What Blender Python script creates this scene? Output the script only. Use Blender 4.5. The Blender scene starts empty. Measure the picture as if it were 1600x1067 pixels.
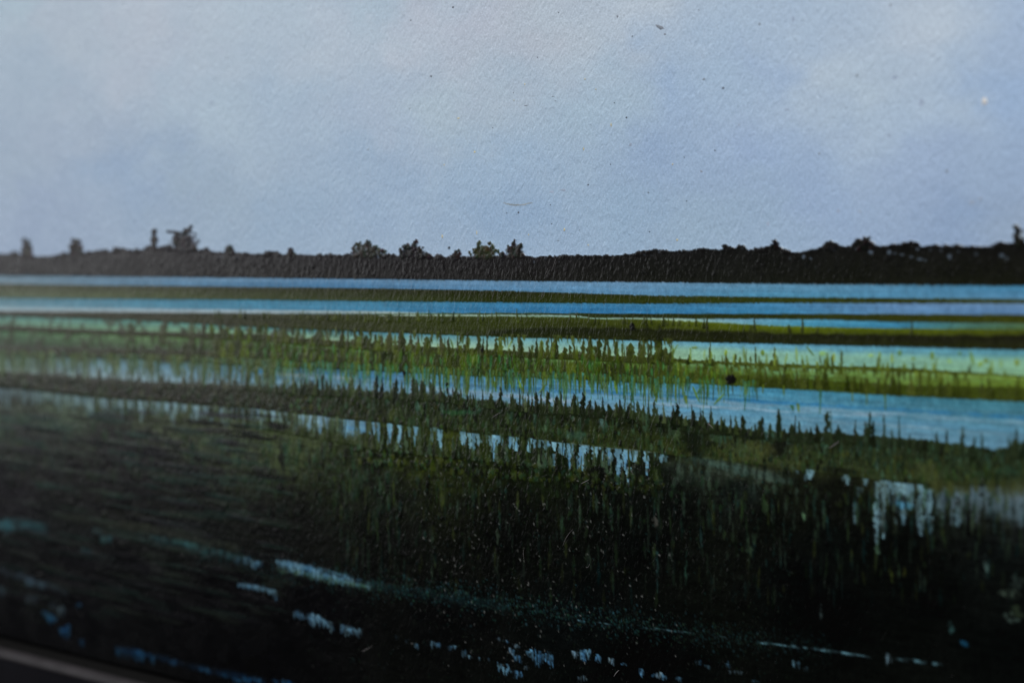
import bpy, math
import numpy as np

# ------------------------------------------------------------------ camera
# The painting hangs in the plane y = 0 (x to the right, z up, metres); the camera
# looks at it from close by and from the right, so the left side runs away.
scene = bpy.context.scene
YAW, PITCH = math.radians(34.36), math.radians(3.44)
LENS, SENSOR = 50.0, 36.0
FOCUS = 0.280
FPX = 1600 * LENS / SENSOR
CA, SA, CP, SP = math.cos(YAW), math.sin(YAW), math.cos(PITCH), math.sin(PITCH)
FWD = np.array([-SA * CP, CA * CP, -SP])
RGT = np.array([CA, SA, 0.0])
UPV = np.array([-SA * SP, CA * SP, CP])
_d = FWD + RGT * (900 - 800) / FPX
CAM_Y = -FOCUS * _d[1]
CAM_X = -FOCUS * _d[0]

cam_data = bpy.data.cameras.new("camera")
cam_data.lens = LENS
cam_data.sensor_width = SENSOR
cam_data.clip_start = 0.005
cam_data.clip_end = 50.0
cam_data.dof.use_dof = True
cam_data.dof.focus_distance = FOCUS
cam_data.dof.aperture_fstop = 9.5
cam_data.dof.aperture_blades = 9
cam = bpy.data.objects.new("camera", cam_data)
scene.collection.objects.link(cam)
cam.location = (CAM_X, CAM_Y, 0.0)
cam.rotation_euler = (math.pi / 2 - PITCH, 0.0, YAW)
scene.camera = cam

# ------------------------------------------------------------------ world and lamps
world = bpy.data.worlds.new("World")
scene.world = world
world.use_nodes = True
bg = world.node_tree.nodes["Background"]
bg.inputs[0].default_value = (0.62, 0.68, 0.80, 1)
bg.inputs[1].default_value = 0.03


def area(name, loc, target, sx, sy, watts, col):
    l = bpy.data.lights.new(name, 'AREA')
    l.shape = 'RECTANGLE'
    l.size, l.size_y = sx, sy
    l.energy = watts
    l.color = col
    o = bpy.data.objects.new(name, l)
    o.location = loc
    d = np.array(target) - np.array(loc)
    from mathutils import Vector
    o.rotation_euler = Vector(d).to_track_quat('-Z', 'Y').to_euler()
    scene.collection.objects.link(o)
    return o


# a window far down the wall to the left (its sheen lies on the far side of the
# varnish) and a soft ceiling light over the viewer's shoulder
area("window_light", (-1.60, -0.98, 0.34), (-0.05, 0, 0.0), 0.80, 1.10, 7.8, (0.95, 0.97, 1.0))
area("room_light", (0.38, -1.12, 1.25), (0.0, 0, 0.0), 0.8, 0.6, 39.0, (1.0, 0.99, 0.98))

scene.view_settings.view_transform = 'Standard'
scene.view_settings.look = 'None'
scene.view_settings.exposure = 0.0
scene.view_settings.gamma = 1.0
scene.view_settings.use_curve_mapping = False
scene.render.engine = 'CYCLES'
scene.cycles.max_bounces = 6
scene.cycles.use_denoising = True

# ------------------------------------------------------------------ the paint layer
# === PAINT BEGIN
# The picture is worked out stroke by stroke on a fine sheet (millimetres on the panel:
# u to the right, v up).  Every stroke leaves colour, a little thickness and its own id;
# the sheet is then cut along the ids into separate pieces of paint.
rng = np.random.default_rng(7)


def P(px, py):
    px = np.asarray(px, float)
    py = np.asarray(py, float)
    a = (px - 800) / FPX
    b = (533.5 - py) / FPX
    dx = FWD[0] + RGT[0] * a + UPV[0] * b
    dy = FWD[1] + RGT[1] * a + UPV[1] * b
    dz = FWD[2] + RGT[2] * a + UPV[2] * b
    t = -CAM_Y / dy
    return (CAM_X + t * dx) * 1000, t * dz * 1000


def Q(u, v):
    x = u / 1000 - CAM_X
    y = -CAM_Y
    z = v / 1000
    dz = x * FWD[0] + y * FWD[1] + z * FWD[2]
    return (800 + FPX * (x * RGT[0] + y * RGT[1]) / dz,
            533.5 - FPX * (x * UPV[0] + y * UPV[1] + z * UPV[2]) / dz)


UL, UR = float(P(0, 400)[0]), float(P(1600, 400)[0])
V_BOT = float(P(0, 992)[1])                    # lower edge of the panel
V_TOP = 105.0
V_FINE = 10.0
U = np.concatenate([np.arange(UL - 123, UL - 3, 2.0), np.arange(UL - 3, UR + 3, 0.22),
                    np.arange(UR + 3.3, UR + 123, 2.0)])
V = np.concatenate([np.arange(V_TOP, V_FINE, -0.9), np.arange(V_FINE, -45, -0.18), np.arange(-45, V_BOT, -0.25), [V_BOT]])
R, C = len(V), len(U)
UU, VV = np.meshgrid(U, V)
PX, PY = Q(UU, VV)


NOISE = np.random.default_rng(3).random((256, 256)).astype(np.float32)


def vnoise(x, y, seed):
    T = np.roll(NOISE, (seed * 37 % 256, seed * 101 // 7 % 256), (0, 1)) if x.size > 40000 else None
    if T is None:
        T = NOISE
        x = x + seed * 37.0
        y = y + seed * 14.0
    xi = np.floor(x).astype(int)
    yi = np.floor(y).astype(int)
    fx = (x - xi)
    fy = (y - yi)
    fx = fx * fx * (3 - 2 * fx)
    fy = fy * fy * (3 - 2 * fy)
    x0, x1, y0, y1 = xi & 255, (xi + 1) & 255, yi & 255, (yi + 1) & 255
    return ((T[y0, x0] * (1 - fx) + T[y0, x1] * fx) * (1 - fy) + (T[y1, x0] * (1 - fx) + T[y1, x1] * fx) * fy) * 2 - 1


def NF(su, sv, seed, octaves=1, sl=slice(None), sr=slice(None), shear=0.0):
    x = UU[sl, sr] / su + shear * VV[sl, sr] / su
    y = VV[sl, sr] / sv
    o = 0
    a = 1.0
    s = 0
    for k in range(octaves):
        o = o + a * vnoise(x * 2 ** k + 37.1 * k, y * 2 ** k + 11.7 * k, seed + k)
        s += a
        a *= 0.6
    return o / s


def n1(u, scale, seed, octaves=3):
    u = np.asarray(u, float)
    o = 0
    a = 1.0
    for k in range(octaves):
        o = o + a * vnoise(u / scale * 2 ** k + 5.3 * k, np.zeros_like(u) + 0.37 + 3 * k, seed + k)
        a *= 0.55
    return o


COL = np.zeros((R, C, 3), np.float32)
HGT = np.zeros((R, C), np.float32)
LAB = np.zeros((R, C), np.int32)
GLO = np.zeros((R, C), np.float32)            # how glossy the stroke dried
PIECES = [None]


def piece(name, parent=0, label=None):
    PIECES.append((name, parent, label))
    return len(PIECES) - 1


def idw(px, py, pts, power=2.6, r0=28.0):
    num = np.zeros(px.shape + (3,), np.float32)
    den = np.zeros(px.shape, np.float32)
    for x, y, c in pts:
        w = 1.0 / ((px - x) ** 2 + ((py - y) * 1.25) ** 2 + r0 * r0) ** (power / 2)
        num += w[..., None] * np.array(c, np.float32)
        den += w
    return num / den[..., None]


def curve(pts):
    a = np.array(pts, float)
    u, v = P(a[:, 0], a[:, 1])
    o = np.argsort(u)
    return u[o], v[o]


def ev(cv, u):
    return np.interp(u, cv[0], cv[1])


def keys(u, ks):
    xs = np.array([P(k[0], 480)[0] for k in ks])
    out = []
    for j in range(3):
        out.append(np.interp(u, xs, [k[1][j] for k in ks]))
    return np.stack(out, -1)


def rows(v0, v1):
    a = np.nonzero((V <= max(v0, v1)) & (V >= min(v0, v1)))[0]
    return slice(a[0], a[-1] + 1) if len(a) else slice(0, 0)


def cols(u0, u1):
    a = np.nonzero((U >= min(u0, u1)) & (U <= max(u0, u1)))[0]
    return slice(a[0], a[-1] + 1) if len(a) else slice(0, 0)


def lay(sl, sr, alpha, col, lab, h=0.0, gl=None):
    a = np.clip(alpha, 0, 1).astype(np.float32)
    COL[sl, sr] = COL[sl, sr] * (1 - a[..., None]) + np.asarray(col, np.float32) * a[..., None]
    HGT[sl, sr] = HGT[sl, sr] * (1 - 0.6 * a) + h * a
    if gl is not None:
        GLO[sl, sr] = GLO[sl, sr] * (1 - a) + gl * a
    if lab is not None:
        LAB[sl, sr] = np.where(a > 0.5, lab, LAB[sl, sr])


def band(lab, top, bot, k_top, k_bot, ragt=(0.08, 0.5), ragb=(0.08, 0.5), streak=8.0, h=0.05, soft=0.14,
         cover=None, seed=1, grain=4.0, lim=None, mott=8.0):
    """A long stroke between two edges; colour runs from k_top to k_bot."""
    ct, cb = curve(top), curve(bot)
    vt = ev(ct, U) + ragt[0] * n1(U, ragt[1], seed * 31 + 1)
    vb = ev(cb, U) + ragb[0] * n1(U, ragb[1], seed * 31 + 7)
    sl = rows(vt.max() + 1, vb.min() - 1)
    sr = slice(None)
    v = VV[sl]
    sp = np.maximum(vt - vb, 1e-3)
    sft = np.broadcast_to(np.asarray(soft if np.isscalar(soft) else keys(U, [(x, (s, s, s)) for x, s in soft])[..., 0]), U.shape)
    a = np.clip((vt[None] - v) / sft + 0.5, 0, 1) * np.clip((v - vb[None]) / sft + 0.5, 0, 1)
    a = a * (sp > 0.06)
    t = np.clip((vt[None] - v) / sp, 0, 1)[..., None]
    c = keys(U, k_top)[None] * (1 - t) + keys(U, k_bot)[None] * t
    st = NF(14, 0.32, seed * 17 + 3, 2, sl) * streak + NF(3.0, 0.9, seed * 17 + 9, 2, sl) * streak * 0.5
    st = st + NF(0.7, 1.3, seed * 17 + 12, 2, sl, shear=0.15) * mott
    c = c * (1 + (st / 100.0)[..., None]) + NF(0.5, 0.5, seed + 900, 1, sl)[..., None] * grain
    if cover is not None:
        a = a * cover(sl)
    if lim is not None:
        cx = np.clip((PX[sl] - lim[0]) / 12, 0, 1) * np.clip((lim[1] - PX[sl]) / 12, 0, 1)
        a = a * cx
    lay(sl, sr, a, c, lab, h)
    return vt, vb


def mmx(x, y):
    return abs(float(P(x + 0.5, y)[0] - P(x - 0.5, y)[0]))


def spire(lab, x, yb, yt, w, col, lean=0.0, kind='blade', alpha=1.0, jag=0.25, h=0.05, soft=0.13, vary=8, bend=0.0, dry=0.0):
    """One upright stroke from (x, yb) to (x + lean, yt), w pixels wide at its base."""
    ub, vb = (float(q) for q in P(x, yb))
    ut, vt = (float(q) for q in P(x + lean, yt))
    if abs(vt - vb) < 0.05:
        return
    wm = w * mmx(x, (yb + yt) / 2)
    pad = wm + abs(bend) + 0.5
    sl = rows(vb, vt)
    sr = cols(min(ub, ut) - pad, max(ub, ut) + pad)
    if sl.stop <= sl.start or sr.stop <= sr.start:
        return
    v = VV[sl, sr]
    u = UU[sl, sr]
    t = np.clip((v - vb) / (vt - vb), 0, 1)
    s0 = int(rng.integers(1, 9999))
    nz = n1(V[sl], 0.45, s0, 2)[:, None]
    nz2 = n1(V[sl], 0.9, s0 + 40, 2)[:, None]
    if kind == 'blade':
        p = (1 - t) ** 0.55
    elif kind == 'fir':
        p = (1 - t) ** (0.55 + 0.6 * rng.random()) + 0.05
    elif kind == 'rag':
        p = (0.3 + 0.7 * (1 - t) ** 0.8) * np.clip((1 - t) * 6, 0, 1)
    elif kind == 'post':
        p = np.clip((1 - t) * 9, 0, 1) * np.clip(t * 9 + 0.4, 0, 1)
    elif kind == 'drip':
        p = 1 - 0.55 * t ** 1.6
    else:
        p = np.sin(np.pi * np.clip(t, 0.02, 0.98)) ** 0.6
    nr = n1(V[sl], 0.6, s0 + 90, 2)[:, None]           # the two edges wander on their own
    rg = 0.6 if kind == 'rag' else 0.0
    hl = 0.5 * wm * p * (1 + jag * nz + rg * n1(V[sl], 1.3, s0 + 71, 2)[:, None])
    hr = 0.5 * wm * p * (1 + jag * nr + rg * n1(V[sl], 1.3, s0 + 133, 2)[:, None])
    cc = ub + (ut - ub) * t + bend * np.sin(t * np.pi) + 0.16 * wm * jag * nz2
    a = alpha * np.minimum(np.clip((hl + (u - cc)) / soft + 0.5, 0, 1), np.clip((hr - (u - cc)) / soft + 0.5, 0, 1)) * ((hl + hr) > 0.04)
    if dry:
        a = a * np.clip(1.25 - dry * (1 + NF(0.45, 0.9, s0 % 90, 2, sl, sr) * 2.2), 0, 1)
    c = np.array(col, float) + rng.normal(0, 1) * vary * np.array([1, 1, 0.7])
    c = c * (1 + 0.14 * nz2[..., None] + 0.10 * NF(0.35, 0.8, s0 % 200 + 3, 1, sl, sr)[..., None])
    lay(sl, sr, a, np.clip(c, 3, 255), lab, h)


def blob(lab, x, y, w, hgt, col, alpha=1.0, rough=0.35, soft=0.3, h=0.05, tilt=0.0, grain=0.0, sc=0.7, gl=None):
    u0, v0 = (float(q) for q in P(x, y))
    wm = w * mmx(x, y) / 2
    hm = abs(float(P(x, y + 0.5)[1] - P(x, y - 0.5)[1])) * hgt / 2
    ex = max(wm, hm) * 1.6 + 0.4
    sl = rows(v0 + ex, v0 - ex)
    sr = cols(u0 - ex, u0 + ex)
    if sl.stop <= sl.start or sr.stop <= sr.start:
        return
    du = UU[sl, sr] - u0
    dv = VV[sl, sr] - v0 - tilt * du
    s0 = int(rng.integers(1, 9999))
    r = np.sqrt((du / wm) ** 2 + (dv / hm) ** 2) + rough * NF(sc, sc, s0, 2, sl, sr)
    a = alpha * np.clip((1 - r) / soft + 0.5, 0, 1)
    c = np.array(col, float) * (1 + (grain * NF(0.4, 0.4, s0 + 5, 2, sl, sr))[..., None])
    lay(sl, sr, a, np.clip(c, 2, 255), lab, h, gl)


# ---------------- sky
SKYC = [(0, 0, (162, 180, 198)), (120, 20, (168, 180, 198)), (240, 30, (177, 185, 202)), (330, 15, (172, 184, 202)), (210, 110, (172, 182, 201)),
        (60, 130, (160, 176, 197)), (0, 240, (154, 170, 193)), (110, 220, (158, 172, 195)), (220, 270, (145, 165, 195)), (60, 340, (150, 166, 194)),
        (330, 180, (166, 183, 203)), (330, 300, (152, 170, 193)), (400, 20, (172, 187, 205)), (500, 45, (176, 187, 205)), (460, 150, (162, 180, 203)),
        (440, 330, (150, 171, 198)), (570, 15, (164, 182, 202)), (620, 70, (182, 190, 207)), (720, 40, (180, 186, 204)), (800, 20, (172, 180, 196)), (790, 50, (176, 183, 199)),
        (860, 60, (177, 188, 204)), (700, 170, (170, 186, 203)), (600, 200, (166, 180, 203)), (600, 300, (150, 171, 200)), (540, 250, (152, 172, 199)), (800, 330, (145, 168, 199)), (760, 250, (152, 174, 202)),
        (950, 150, (164, 183, 204)), (900, 200, (160, 180, 202)), (1000, 40, (180, 190, 206)), (1050, 150, (152, 173, 205)), (1050, 250, (145, 166, 199)), (1000, 350, (148, 171, 199)),
        (1180, 40, (166, 183, 206)), (1200, 90, (156, 176, 208)), (1130, 110, (160, 180, 206)), (1290, 100, (178, 191, 209)), (1440, 50, (183, 194, 211)), (1400, 200, (168, 185, 208)), (1340, 150, (176, 191, 209)), (1560, 150, (152, 174, 209)),
        (1480, 130, (170, 186, 208)), (1300, 300, (150, 170, 203)), (1200, 240, (152, 172, 206)), (1500, 330, (141, 161, 195)), (1440, 270, (152, 170, 202)), (1590, 40, (160, 178, 207)), (1200, 350, (152, 173, 200)), (1120, 370, (152, 173, 198)), (1600, 250, (152, 171, 202)), (1580, 340, (148, 165, 192))]
L_SKY = piece('painted_sky', 0, 'pale blue and lilac painted sky with soft cloud')
skyrows = rows(V_TOP, -20)
wob = NF(13, 10, 51, 4, skyrows) * 85
wob2 = NF(14, 9, 61, 4, skyrows) * 60
COL[skyrows] = idw(PX[skyrows] + wob, np.minimum(PY[skyrows], 395) + wob2, SKYC, 2.9, 42.0)
COL[skyrows] += (NF(6, 4, 71, 3, skyrows) * 3.2)[..., None] * np.array([0.8, 0.9, 0.7]) + (NF(1.1, 0.8, 81, 2, skyrows) * 1.6)[..., None]
COL[skyrows] += np.array([-1.0, 1.5, -1.5]) + np.clip(NF(14, 9, 401, 4, skyrows), -1, 1)[..., None] * np.array([3.2, 3.0, 2.6])
LAB[:] = L_SKY

# ---------------- dark ground of the meadow, under every stroke of water and grass
L_GND = piece('painted_foreground', 0, 'near-black green painted foreground with scumbled brushwork')
GC = [(0, 480, (40, 42, 34)), (400, 500, (44, 46, 28)), (800, 520, (48, 54, 18)), (1200, 540, (44, 48, 16)), (1600, 560, (44, 48, 16)),
      (0, 560, (40, 42, 34)), (0, 600, (38, 40, 34)), (0, 655, (54, 64, 54)), (100, 645, (58, 70, 56)), (50, 705, (36, 38, 35)), (200, 705, (29, 28, 30)), (0, 760, (24, 22, 26)), (200, 775, (23, 21, 24)), (120, 740, (28, 28, 28)),
      (250, 660, (56, 64, 48)), (350, 695, (56, 64, 46)), (300, 760, (27, 28, 26)), (450, 700, (54, 64, 40)), (550, 740, (34, 42, 24)), (650, 720, (36, 44, 16)), (700, 700, (44, 52, 18)), (600, 770, (22, 28, 18)),
      (750, 740, (28, 36, 14)), (850, 740, (22, 32, 13)), (950, 770, (9, 12, 8)), (1050, 755, (20, 27, 21)), (1050, 790, (7, 9, 7)), (1200, 800, (8, 10, 7)), (1400, 850, (8, 11, 9)), (1130, 730, (40, 46, 34)), (1190, 735, (44, 50, 36)), (1090, 700, (34, 40, 18)), (1180, 690, (64, 68, 32)), (1230, 715, (52, 56, 26)), (1250, 700, (38, 46, 24)),
      (1250, 765, (20, 24, 16)), (1160, 768, (22, 30, 27)), (1400, 700, (38, 46, 24)), (1550, 720, (38, 46, 26)), (1420, 735, (62, 66, 36)), (1540, 785, (36, 44, 40)), (1480, 790, (24, 30, 24)), (1595, 780, (48, 56, 54)), (1590, 820, (36, 42, 40)), (1550, 870, (14, 19, 18)), (1300, 850, (9, 13, 11)),
      (1300, 785, (13, 16, 11)), (1000, 850, (6, 8, 7)), (1000, 800, (9, 13, 9)), (800, 850, (8, 10, 8)), (800, 790, (10, 12, 8)), (600, 850, (13, 15, 12)), (450, 820, (22, 24, 21)), (300, 840, (24, 29, 26)), (100, 825, (24, 28, 28)), (200, 810, (34, 38, 32)), (200, 880, (13, 14, 16)), (100, 880, (17, 17, 20)), (350, 930, (11, 11, 13)),
      (0, 930, (17, 17, 20)), (100, 960, (14, 14, 17)), (300, 970, (11, 11, 13)), (500, 950, (7, 7, 9)), (700, 960, (7, 8, 8)), (900, 960, (8, 12, 12)), (1000, 1030, (4, 6, 6)), (1300, 960, (4, 6, 6)), (1590, 1000, (7, 10, 9)), (1590, 930, (14, 18, 16)), (400, 1040, (6, 6, 8)), (1250, 900, (6, 8, 8)), (1450, 930, (6, 8, 7)),
      (0, 1040, (8, 8, 10))]
E_TB = [(-400, 427), (0, 430.5), (400, 434.5), (600, 436.7), (800, 439), (1000, 441), (1200, 443.5), (1600, 447), (2100, 451)]
gr = rows(4, V_BOT - 1)
edge = ev(curve(E_TB), U)
wob = NF(4, 2.2, 91, 3, gr) * 18
dk = np.interp(PY[gr], [700, 780, 880], [1.0, .72, .6])[..., None]
base = dk * idw(PX[gr] + wob, PY[gr] + wob * 0.6, GC, 3.4, 20.0)
m1 = NF(2.6, 0.55, 101, 3, gr) + 0.5 * NF(0.5, 1.6, 104, 2, gr)       # dragged brush and upright dabs
m2 = NF(0.45, 0.5, 111, 2, gr)
base = base * (1 + 0.5 * m1 + 0.2 * m2)[..., None]
ga = np.clip((edge[None] - VV[gr]) / 0.15 + 0.5, 0, 1)
lay(gr, slice(None), ga, np.clip(base, 2, 255), L_GND, 0.03)

# ---------------- tree line
L_TREE = piece('painted_tree_line', 0, 'black painted tree line along the horizon')
TOP = [(-400, 398), (0, 397), (28, 396), (56, 400), (84, 399.5), (104, 396), (135, 394.5), (157, 390), (174, 392.5), (191, 386), (208, 392), (225, 389), (233, 382), (247, 388), (259, 383),
       (267, 388), (312, 390), (323, 388), (334, 394), (349, 394), (357, 386), (365, 387), (368, 394), (400, 397), (418, 396), (421, 392), (434, 392), (438, 398), (448, 396), (452, 388), (458, 387), (460, 397),
       (484, 398), (535, 398), (543, 396), (602, 400), (608, 395), (619, 400), (670, 400), (706, 401.5), (722, 401), (737, 400), (778, 400), (820, 399), (834, 401.5), (884, 399), (940, 399.5), (969, 398), (997, 396), (1014, 392),
       (1026, 388), (1039, 393), (1067, 392), (1098, 388.5), (1123, 390), (1129, 388), (1134, 383), (1146, 387), (1160, 384), (1168, 390), (1188, 390), (1200, 385), (1207, 384), (1211, 376), (1218, 385), (1228, 394), (1245, 394.5), (1281, 387.5),
       (1287, 380), (1298, 375), (1308, 383), (1332, 385), (1339, 376), (1353, 377), (1359, 369), (1362, 380), (1374, 385), (1397, 382), (1425, 377.6), (1435, 378.5), (1439, 385), (1459, 382), (1481, 385), (1553, 385), (1558, 379), (1582, 379),
       (1600, 379), (1680, 384), (1760, 378), (1850, 386), (2100, 380)]
KT = [(-400, (34, 32, 33)), (300, (32, 29, 32)), (700, (26, 24, 26)), (1100, (18, 18, 18)), (1600, (15, 15, 14))]  # paler to the left: part of the sheen is kept in the colour
KB = [(-400, (33, 32, 30)), (300, (31, 30, 28)), (700, (26, 25, 24)), (1100, (19, 21, 15)), (1600, (20, 22, 13))]
band(L_TREE, TOP, E_TB, KT, KB, (0.16, 0.55), (0.10, 0.35), 7, 0.11, 0.13, seed=2, grain=3)
for k in range(150):                                   # knobbly crowns along the ridge
    x = -20 + rng.random() * 1640
    u = float(P(x, 395)[0])
    _, y0 = Q(u, ev(curve(TOP), u))
    sz = 3 + 6 * rng.random() ** 2
    blob(L_TREE, x, float(y0) + 1.5 - 1.5 * rng.random(), sz * 1.5, sz, (30, 28, 30) if x < 800 else (19, 18, 18), 1, .5, .4, .12 + .05 * rng.random(), sc=.4)
# chinks of sky and lighter touches left in the trees
for x, y, w, hh, a in [(1296, 389, 4, 5, .75), (1304, 390, 4, 4, .8), (1338, 388, 4, 5, .7), (1346, 388, 3, 5, .6), (1361, 394, 6, 7, .8), (1256, 401.5, 5, 6, .85), (1267, 404, 5, 4, .7), (1390, 394, 7, 7, .75), (1399, 396, 5, 3, .6),
                       (1410, 398, 9, 3, .6), (1424, 401, 8, 4, .65), (1437, 405, 10, 4, .7), (1446, 407, 5, 4, .6), (1434, 389, 5, 5, .7), (1454, 391, 4, 5, .45), (1471, 392, 4, 6, .4), (1484, 401, 6, 7, .7), (1498, 393, 5, 4, .35), (1526, 397, 6, 5, .4), (1565, 399, 7, 6, .7), (1573, 403, 6, 6, .6),
                       (1213, 386, 3, 4, .4), (1235, 403, 4, 5, .35), (1060, 396, 3, 3, .35), (1030, 394, 3, 4, .4), (1008, 398, 5, 4, .35), (835, 409, 3, 5, .5), (853, 404, 3, 3, .5), (874, 409, 3, 3, .4), (1018, 399, 4, 3, .3), (1160, 388, 4, 3, .4), (580, 397, 5, 4, .7), (592, 401, 4, 7, .75),
                       (345, 401, 12, 3, .35), (370, 402, 8, 4, .4), (1517, 441, 8, 5, .18), (1275, 417, 5, 8, .15), (1260, 414, 4, 5, .2)]:
    blob(None, x, y, w * .9, hh * .9, (120, 140, 164), a * .7, 0.6, 0.6, 0.02)
# bushes standing up from the tree line, each dabbed leaf by leaf
BUSH = [(42, 374, 400, 19, 'post', (40, 36, 34), 26), (119, 374, 397, 25, 'post', (38, 35, 34), 30), (241, 359, 390, 10, 'post', (36, 34, 34), 16), (287, 354, 392, 46, 'crown', (33, 31, 33), 60),
        (573, 376, 401, 52, 'crown', (34, 35, 31), 62), (645, 375, 403, 46, 'crown', (24, 23, 24), 80), (714, 389, 403, 13, 'crown', (22, 21, 22), 18), (757, 378, 402, 42, 'crown', (40, 42, 28), 60), (784, 393, 402, 9, 'crown', (26, 25, 24), 8), (804, 375, 402, 30, 'crown', (28, 27, 26), 46),
        (1297, 375, 390, 24, 'crown', (16, 16, 15), 26), (1350, 371, 390, 30, 'crown', (17, 17, 15), 32), (1592, 354, 384, 20, 'post', (18, 18, 15), 26), (1211, 376, 390, 10, 'crown', (16, 16, 15), 10), (361, 386, 397, 10, 'crown', (30, 28, 28), 8), (455, 386, 399, 9, 'crown', (30, 29, 29), 10)]
for bi, (x, yt, yb, w, kind, c, n) in enumerate(BUSH):
    lb = piece('painted_bush', L_TREE)
    if kind == 'post':
        blob(lb, x, (yt + yb) / 2 + 3, w * .74, (yb - yt) * .95, c, 1, .5, .35, .12, sc=.5)
    else:
        blob(lb, x, yb - (yb - yt) * .30, w * .74, (yb - yt) * .8, c, .92, .45, .35, .12, grain=.3)
    for k in range(n):
        t = rng.random()
        if kind == 'post':
            xx = x + (rng.random() - 0.5) * w * (0.95 - 0.35 * t)
            yy = yb + (yt - yb) * t
        else:
            ang = rng.random() * math.pi
            rr = math.sqrt(rng.random())
            lob = 1 + 0.18 * math.sin(ang * 5 + bi * 1.7)
            xx = x + math.cos(ang) * rr * w * 0.5 * lob
            yy = yb - math.sin(ang) ** 0.8 * rr * (yb - yt) * (0.9 + 0.14 * math.sin(ang * 7 + bi))
        cc = np.array(c) + rng.normal(0, 5, 3) * np.array([1, 1, .6])
        s = (2.6 + 2.6 * rng.random())
        blob(lb, xx, yy, s * 1.1, s * 1.25, np.clip(cc, 8, 90), 1.0, 0.45, 0.45, 0.13 + 0.04 * rng.random(), sc=0.35)
    if kind == 'crown' and w > 20:                       # twigs
        for k in range(5):
            xx = x + (rng.random() - .5) * w * .5
            spire(lb, xx, yb + 2, yt + (yb - yt) * (0.2 + 0.4 * rng.random()), 2.0, np.array(c) * .85, (xx - x) * 0.5, 'blade', h=0.12)
    if bi == 3:
        spire(lb, 284, 364, 362, 2, c)
        for k in range(16):
            blob(lb, 262 + k * 1.4, 361.5 + 0.3 * k * rng.random(), 4, 3.6, c, 1, .4, .4, .12)
        for k in range(8):
            blob(lb, 294 + rng.random() * 6, 354 + k * 1.2, 5, 4, c, 1, .4, .4, .12)
    if bi == 12:
        blob(None, 1597, 367, 8, 11, (150, 165, 182), 0.85, 0.3, 0.4, 0.02)
    if bi == 4:
        blob(None, 569, 388, 12, 8, (132, 146, 158), 0.5, 0.5, 0.5, 0.02)
        for k in range(14):
            blob(lb, 560 + rng.random() * 26, 379 + rng.random() * 14, 4, 4, (38, 39, 34), 1, .4, .4, .13)
# lumpy twig texture inside the trees
for k in range(900):
    x = rng.random() * 1640 - 20
    y = 402 + rng.random() * 30
    c = (30, 28, 30) if x < 900 else (19, 20, 18)
    blob(None, x, y, 2 + 3 * rng.random(), 3 + 5 * rng.random(), np.array(c) * (0.55 + 0.75 * rng.random()), 0.6, .4, .5, 0.07 + 0.10 * rng.random(), sc=.4, tilt=0)

# ---------------- water and grass strips down to the first reeds
B_W1 = [(-400, 441), (0, 443.7), (400, 448.5), (600, 450.7), (800, 455), (925, 459), (1025, 462), (1200, 464.5), (1600, 467.6), (2100, 472)]
B_G1 = [(-400, 464), (0, 466), (400, 468.7), (600, 471), (800, 472.7), (1000, 474.6), (1200, 473.4), (1600, 474), (2100, 475)]
B_W2 = [(-400, 484), (0, 486), (400, 489.5), (600, 490.5), (700, 489.5), (800, 489), (1000, 490.5), (1200, 490.6), (1400, 491), (1600, 492), (2100, 494)]
L = piece('painted_water_strip', 0, 'thin blue painted water strip right under the tree line')
band(L, E_TB, B_W1, [(0, (92, 120, 136)), (300, (98, 132, 158)), (500, (96, 134, 166)), (1000, (100, 140, 172)), (1300, (90, 138, 168)), (1600, (62, 122, 156))],
     [(0, (102, 124, 136)), (300, (66, 110, 142)), (500, (52, 104, 144)), (700, (76, 120, 156)), (1000, (84, 130, 164)), (1200, (70, 132, 164)), (1600, (84, 132, 166))], (0.10, 0.35), (0.09, 0.4), 9, 0.05, 0.13, seed=3)
L = piece('painted_grass_strip', 0, 'narrow dark olive painted strip between two blue strips')
band(L, B_W1, B_G1, [(0, (52, 54, 34)), (400, (40, 42, 22)), (800, (30, 34, 12)), (1200, (40, 48, 14)), (1600, (48, 54, 12))],
     [(0, (84, 98, 74)), (250, (70, 82, 50)), (450, (50, 60, 28)), (800, (38, 48, 12)), (1200, (48, 58, 14)), (1600, (58, 64, 14))], (0.10, 0.4), (0.08, 0.4), 10, 0.10, 0.13, seed=4)
L = piece('painted_water_strip', 0, 'bright blue painted water strip with a pale lower rim')
band(L, B_G1, B_W2, [(0, (78, 124, 140)), (300, (56, 116, 142)), (600, (62, 122, 150)), (800, (58, 122, 160)), (1200, (66, 124, 162)), (1400, (92, 128, 166)), (1600, (100, 134, 168))],
     [(0, (118, 146, 158)), (300, (70, 124, 148)), (600, (58, 122, 160)), (900, (40, 106, 156)), (1200, (56, 124, 164)), (1400, (88, 130, 168)), (1600, (86, 126, 168))], (0.09, 0.4), (0.05, 0.8), 10, 0.05, 0.13, seed=5)
RIM = [(-400, 479), (0, 481.5), (200, 482), (400, 484), (600, 486.5), (700, 490), (2100, 499)]
L_RIM = piece('painted_pale_line', 0, 'pale white-blue painted line along a water strip')
band(L_RIM, RIM, B_W2, [(0, (136, 156, 164)), (400, (138, 160, 174)), (700, (150, 170, 166))], [(0, (140, 156, 160)), (400, (146, 164, 170)), (700, (150, 170, 160))], (0.06, 0.8), (0.05, .5), 8, 0.06, 0.2, seed=6, lim=(-500, 690))
T_G2 = [(-400, 484), (0, 486), (400, 489.7), (600, 493.5), (800, 494.5), (900, 496), (930, 498.5), (1000, 499), (1100, 503), (1200, 508.5), (1300, 511.5), (1400, 513), (1600, 515), (2100, 518)]
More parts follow.
